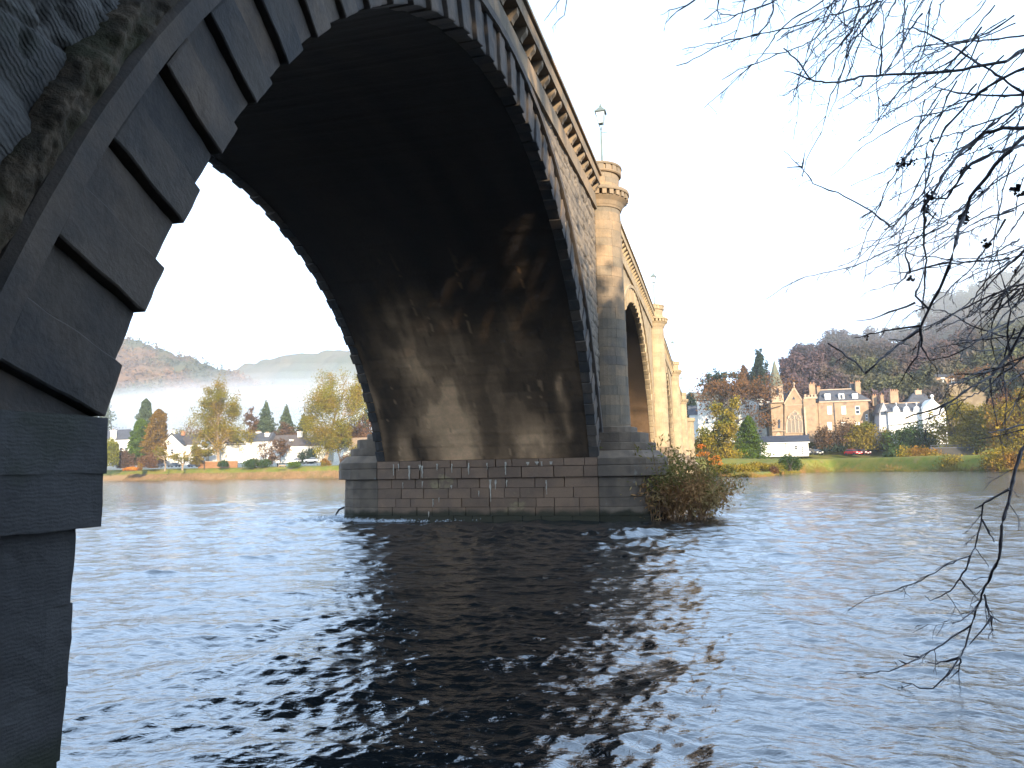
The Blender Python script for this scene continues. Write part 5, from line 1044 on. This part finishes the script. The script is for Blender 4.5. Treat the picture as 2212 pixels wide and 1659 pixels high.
BR = [
 (7.0, .016, .004, .9, [(2330, 860), (2240, 930)] + c8([(1510, 0), (1450, 230), (1395, 470), (1375, 680), (1320, 790), (1270, 900), (1240, 980), (1205, 1090), (1165, 1220), (1130, 1290), (1060, 1390), (965, 1480), (880, 1480), (830, 1450), (770, 1445)]),
   [c8(l) for l in ([(965, 1480), (985, 1550), (1005, 1590)], [(1440, 240), (1340, 290), (1270, 340), (1265, 430), (1225, 600), (1195, 655), (1060, 710), (940, 780), (820, 840), (700, 880), (600, 905), (540, 910)], [(1195, 655), (1165, 740), (1130, 800), (1075, 870), (1010, 910), (950, 930), (915, 905)], [(1130, 800), (1190, 860), (1245, 930)],
     [(1270, 430), (1310, 500), (1345, 570)], [(1285, 900), (1300, 970), (1330, 1035), (1400, 1070), (1530, 1085)], [(1330, 1035), (1335, 1120), (1310, 1170)], [(1330, 1035), (1270, 1120), (1190, 1210)], [(1205, 1085), (1120, 1140), (1020, 1210), (900, 1280), (820, 1320), (740, 1360), (640, 1375), (560, 1385), (490, 1390)],
     [(1130, 1290), (1050, 1310), (980, 1325), (915, 1315)], [(870, 1285), (780, 1270)], [(1135, 1300), (1125, 1370), (1070, 1420)], [(1245, 970), (1190, 1020), (1140, 1060), (1085, 1080)], [(1270, 340), (1220, 365)], [(800, 1330), (750, 1305)])]),
 (8.0, .017, .006, .9, c3([(2400, 250), (2212, 300), (2100, 370), (1950, 395), (1800, 425), (1600, 440), (1400, 450), (1250, 458), (1150, 480), (1050, 498), (930, 480), (860, 370), (770, 290)]), [c3([(930, 480), (770, 425)]), c3([(1600, 440), (1480, 520), (1420, 600), (1340, 720), (1290, 800), (1220, 845)]), c3([(1250, 458), (1230, 510), (1150, 570), (1090, 610)]), c3([(1350, 450), (1360, 300), (1370, 130), (1350, 0)])]),
 (7.8, .014, .006, .9, c3([(2400, 330), (2212, 405), (2060, 480), (1950, 550), (1850, 650), (1740, 770), (1680, 890), (1650, 1000), (1610, 1160)]), [c3([(1840, 640), (1680, 680), (1560, 700), (1390, 790), (1230, 890), (1130, 1000), (1055, 1055)]), c3([(1900, 600), (1740, 640), (1620, 660)])]),
 (8.4, .015, .005, .4, c3([(2400, 560), (2212, 570), (2100, 575), (1900, 570), (1780, 550), (1680, 525)]), [c3([(1680, 525), (1690, 480)])]),
 (7.6, .015, .006, .8, c3([(2400, 560), (2212, 620), (2080, 700), (1980, 780), (1880, 900), (1800, 950)]), [c3([(2080, 700), (1900, 760), (1860, 790), (1680, 830), (1600, 870), (1520, 910), (1490, 980), (1480, 1100), (1450, 1240)])]),
 (7.2, .017, .006, .9, c3([(2400, 760), (2212, 765), (2080, 770), (1980, 800), (1880, 870), (1800, 950), (1720, 1060), (1660, 1170), (1610, 1240), (1610, 1320), (1610, 1420), (1620, 1560), (1615, 1720), (1600, 1850)]), [c3([(1610, 1240), (1690, 1320), (1820, 1350)])]),
 (7.0, .018, .006, .9, c3([(2400, 700), (2212, 820), (2130, 900), (2040, 990), (1960, 1100), (1890, 1180), (1860, 1280), (1820, 1370), (1800, 1450)]) + c6([(1800, 0), (1780, 80), (1740, 180), (1690, 290), (1640, 380), (1590, 490), (1500, 560), (1400, 640), (1320, 710), (1255, 770), (1200, 700), (1120, 640), (1035, 585)]),
   [c6([(1590, 490), (1600, 600), (1640, 680), (1690, 740), (1695, 790)]), c6([(1600, 540), (1570, 660), (1500, 760), (1450, 850)]), c6([(1580, 510), (1480, 570), (1400, 560)]), c6([(1560, 340), (1400, 400), (1300, 440), (1205, 450)]), c6([(1760, 100), (1600, 130), (1530, 160), (1380, 150)]), c6([(1530, 160), (1500, 60), (1520, -60)]), c6([(1530, 160), (1460, 220), (1360, 250)]), c6([(1640, 380), (1560, 300), (1600, 200), (1610, 60)]), c6([(1590, 480), (1440, 500), (1330, 520), (1195, 552)])]),
 (7.4, .015, .005, .9, c3([(2400, 860), (2212, 870), (2130, 890), (2000, 930), (1900, 990), (1850, 1030), (1790, 1130), (1750, 1190), (1690, 1190), (1600, 1210), (1500, 1280), (1440, 1340), (1370, 1380)]), [c3([(1400, 1350), (1300, 1270), (1180, 1200), (950, 1105), (880, 1010), (770, 905)]), c3([(880, 1010), (900, 900)]), c3([(1300, 1270), (1220, 1310)]), c3([(880, 1000), (790, 1005)])]),
 (6.6, .013, .005, .9, c6([(2420, 300), (2212, 480), (2120, 660), (2010, 780), (1900, 850), (1740, 955), (1600, 1000), (1500, 1035)]), [c6([(1740, 955), (1700, 1010), (1600, 1050), (1400, 1080)]), c6([(2010, 785), (2020, 900), (2050, 1080)]), c6([(2010, 750), (1900, 765), (1790, 770)]), c6([(2130, 640), (2110, 520), (2130, 380), (2100, 250), (2060, 120), (2050, 0)])]),
 (6.8, .009, .004, .6, c6([(2420, 1030), (2212, 1070), (2100, 1100), (2000, 1120)]), [c6([(2212, 1100), (2100, 1130), (1940, 1160)])]),
 (8.6, .010, .004, 1., c3([(900, -160), (700, -40), (710, 60), (670, 150), (610, 210), (480, 240), (350, 290), (190, 380), (125, 395)]), [c3([(630, 200), (580, 250)]), c3([(540, -20), (520, 90), (490, 180), (400, 230), (370, 280)]), c3([(490, 180), (470, 240)])]),
 (8.5, .009, .004, 1., c3([(900, -120), (735, 0), (600, 50), (470, 90), (390, 85)]), [c3([(600, 50), (590, 150), (575, 250)]), c3([(500, 80), (430, 130), (260, 175)])]),
 (8.8, .008, .004, .8, c3([(480, -120), (380, 0), (370, 60), (290, 120)]), [c3([(370, 60), (400, 140)])]),
 (8.8, .008, .004, .8, c3([(330, -120), (235, 0), (130, 70), (60, 140)]), [c3([(200, 30), (90, 60), (30, 90)])]),
 (8.2, .012, .004, 1., c3([(1260, -150), (1220, 0), (1220, 60), (1180, 190), (1100, 280), (1030, 340), (970, 440), (820, 545), (770, 575)]), [c3([(970, 400), (960, 480), (930, 620)]), c3([(1180, 190), (1120, 130), (1040, 60), (1050, -20)]), c3([(1060, 20), (1040, 110), (960, 170), (900, 195)]), c3([(1060, 20), (1010, 90), (930, 130)]), c3([(1190, 160), (1100, 225), (1000, 330), (860, 390)])]),
 (8.3, .011, .004, 1., c3([(2400, 560), (2212, 560), (1980, 400), (1890, 350), (1780, 280), (1640, 200), (1560, 170), (1490, 175), (1420, 240), (1350, 295), (1300, 270), (1230, 200), (1220, 120)]), []),
 (8.0, .010, .004, 1., c3([(2400, 100), (2212, 215), (2000, 240), (1750, 260), (1560, 280), (1450, 380), (1380, 440)]), [c3([(1800, 250), (1640, 270), (1500, 300)])]),
 (8.6, .006, .003, .6, c2([(1480, -130), (1390, 0), (1350, 60), (1300, 125)]), []), (8.6, .006, .003, .6, c2([(1480, -130), (1440, 0), (1420, 90), (1370, 135)]), []),
]
for dep, r0, r1, tw, main, subs in BR:
    mb = MB(); Q = traced(mb, main, dep, r0, r1, tw); limb_to(mb, Q[0], r0)
    for s_ in subs: traced(mb, s_, dep, max(r0 * .5, .0055), .0026, tw)
    mb.build('branch', TWIG, tree)
# thicket of fine drooping twigs filling the upper right
for k in range(85):
    mb = MB(); u0 = rb.uniform(1900, 2260) if k % 3 else rb.uniform(1700, 1950); v0 = rb.uniform(-60, 120) if k % 3 == 0 else rb.uniform(-60, 560); dep = rb.uniform(7, 9.5); pts = [(u0 + 60, v0 - 70)]; a = rb.uniform(.45, 1.25); L0 = rb.uniform(28, 46)
    for q in range(rb.randint(5, 11)): a += rb.uniform(-.28, .30); a = min(max(a, .2), 1.7); pts.append((pts[-1][0] - L0 * math.cos(a), pts[-1][1] + L0 * math.sin(a)))
    traced(mb, pts, dep, .007, .003, 1.25); mb.build('branch', TWIG, tree)
for k in range(40):
    mb = MB(); u0 = rb.uniform(2080, 2230); v0 = rb.uniform(520, 830); pts = [(u0 + 90, v0 - 40)]; a = rb.uniform(.2, .9)
    for q in range(rb.randint(4, 8)): a += rb.uniform(-.3, .3); pts.append((pts[-1][0] - 32 * math.cos(a), pts[-1][1] + 32 * math.sin(a)))
    traced(mb, pts, rb.uniform(6.2, 8), .007, .003, 1.1); mb.build('branch', TWIG, tree)
# withered leaf clumps and raindrops on the twigs
LEAF = mat('withered_leaf', (.05, .03, .025), (.03, .02, .02), 20, .8); DROP = mat('water_drop', (.8, .85, .9), None, 1, .05, 0, 4, spec=1., fine=0)
for (u, v, n_, sp) in ((1948, 353, 14, .04), (1972, 350, 10, .035), (2015, 302, 8, .03), (2080, 367, 12, .035), (2010, 425, 16, .05), (1998, 452, 12, .04), (2196, 410, 16, .045), (2083, 470, 16, .045), (2120, 410, 8, .03), (2126, 528, 10, .04), (2142, 316, 6, .03), (1871, 728, 8, .022), (2194, 586, 8, .03), (1968, 604, 8, .03), (2050, 345, 6, .03), (1965, 597, 6, .03)):
    c = atd(u, v, 7.4); V, F = cards(c + nb.normal(size=(n_ * 2, 3)) * sp * .6, sp * 1.1, nb); mesh_np('withered_leaves', V, F, LEAF, tree)
for k in range(60):
    u, v = rb.uniform(1880, 2205), rb.uniform(640, 830)
    # a drop hangs from the nearest traced branch only where there is one; kept small
mb = MB()
cand = [v for o in tree.children if o.name.startswith('branch') for v in [o.data.vertices[i].co.copy() for i in range(0, len(o.data.vertices), 97)]]
rb.shuffle(cand); nd = 0
for v in cand:
    d = np.array(v) - C0; z = d @ FW
    if z < 1: continue
    u_ = 1106 + FPX * (d @ RT) / z; v_ = 829.5 - FPX * (d @ UP) / z
    if 1800 < u_ < 2205 and 590 < v_ < 860 and nd < 70:
        r = rb.uniform(.0035, .006); mb.lathe([(.0005, v.z - 2 * r), (r, v.z - 1.2 * r), (r * .7, v.z - .3 * r), (.0004, v.z)], v.x, v.y, 6); nd += 1
tag(mb.build('water_drops', DROP, tree, True), kind='stuff')

# ------------------------------------------------------------------ trees on the near bank, behind and beside the viewer, that shade the near arch
g = np.random.default_rng(70)
def bank_tree(x, y, h, w, seed, label, fol=F_DARK, n=15000):
    gg = np.random.default_rng(seed); root = empty('near_bank_tree', (x, y, -2.2), label, 'tree', 'trees on the near bank'); mb = MB(); tips = limbs(mb, (x, y, -2.6), h, gg, .45, 3, .75, .15); mb.build('trunk', BARK, root)
    k = gg.integers(0, len(tips), n); P = tips[k] + gg.normal(size=(n, 3)) * [w * .10, w * .10, h * .06]; V, F = cards(P, .5, gg, elong=1.4); mesh_np('crown', V, F, fol, root)
NB = [(8, -10, 16.5, 9), (13, -9, 19.6, 10), (18, -9.5, 20.6, 10), (23, -11, 19.5, 10), (28, -12, 17, 10), (34, -13, 14, 9), (3, -13, 17, 9), (-2, -17, 17, 10), (11, -18, 20, 11), (20, -20, 22, 12), (29, -23, 20, 12), (-10, -24, 18, 12), (42, -24, 15, 10), (4, -28, 20, 12)]
for k, (x, y, h, w) in enumerate(NB): bank_tree(x, y, h, w, 200 + k, 'evergreen tree crowding the near bank out of the sun')

# ------------------------------------------------------------------ mist and haze
def mist(name, blobs, dens, label):
    m = bpy.data.materials.new(name); m.use_nodes = True; N = m.node_tree.nodes; N.remove(N['Principled BSDF']); v = N.new('ShaderNodeVolumePrincipled'); v.inputs['Color'].default_value = (.97, .97, .97, 1); v.inputs['Density'].default_value = dens; v.inputs['Anisotropy'].default_value = 0.1
    m.node_tree.links.new(v.outputs[0], N['Material Output'].inputs['Volume'])
    for (cx, cy, cz, rx, ry, rz) in blobs:
        bm = MB(); n, k = 20, 28
        vs = [(cx + rx * math.sin(math.pi * i / n) * math.cos(2 * math.pi * j / k), cy + ry * math.sin(math.pi * i / n) * math.sin(2 * math.pi * j / k), cz + rz * math.cos(math.pi * i / n)) for i in range(1, n) for j in range(k)]
        vs += [(cx, cy, cz + rz), (cx, cy, cz - rz)]; a, c_ = len(vs) - 2, len(vs) - 1; fs = [(i * k + j, (i + 1) * k + j, (i + 1) * k + (j + 1) % k, i * k + (j + 1) % k) for i in range(n - 2) for j in range(k)]
        fs += [(a, j, (j + 1) % k) for j in range(k)] + [(c_, (n - 2) * k + (j + 1) % k, (n - 2) * k + j) for j in range(k)]; bm.add(vs, fs); tag(bm.build(name, m, None, True), label, kind='stuff')
def B(u, v, y, ru, ry, rv): c = at(u, v, y); s = px(y); return (c[0], c[1], c[2], ru * s, ry, rv * s)
for k_, (hh_, dn_) in enumerate(((.78, .0021), (.93, .0018), (1.08, .0013), (1.22, .0009), (1.38, .0006))):
    mist('mist', [B(330 + 20 * k_, 943, 450 + 6 * k_, 600 + 25 * k_, 135 + 12 * k_, 84 * hh_), B(600 + 25 * k_, 930, 570 + 8 * k_, 520 + 30 * k_, 150 + 14 * k_, 100 * hh_)], dn_, 'layered white bank of morning mist lying low in the valley')
for k_ in range(3): mist('mist', [B(2170, 585, 320 + 4 * k_, 380 + 60 * k_, 60 + 9 * k_, 130 + 32 * k_)], .0021, 'pale mist over the top of the wooded hillside at the right')

hz = MB(); hz.box(-1500, 1250, -90, 1800, -8.5, 240)
m = bpy.data.materials.new('haze_air'); m.use_nodes = True; N = m.node_tree.nodes; N.remove(N['Principled BSDF']); v = N.new('ShaderNodeVolumePrincipled'); v.inputs['Color'].default_value = (.90, .95, 1.0, 1); v.inputs['Density'].default_value = .00020; v.inputs['Anisotropy'].default_value = 0.2
m.node_tree.links.new(v.outputs[0], N['Material Output'].inputs['Volume']); tag(hz.build('haze', m), 'thin bright morning haze in the air', kind='stuff')
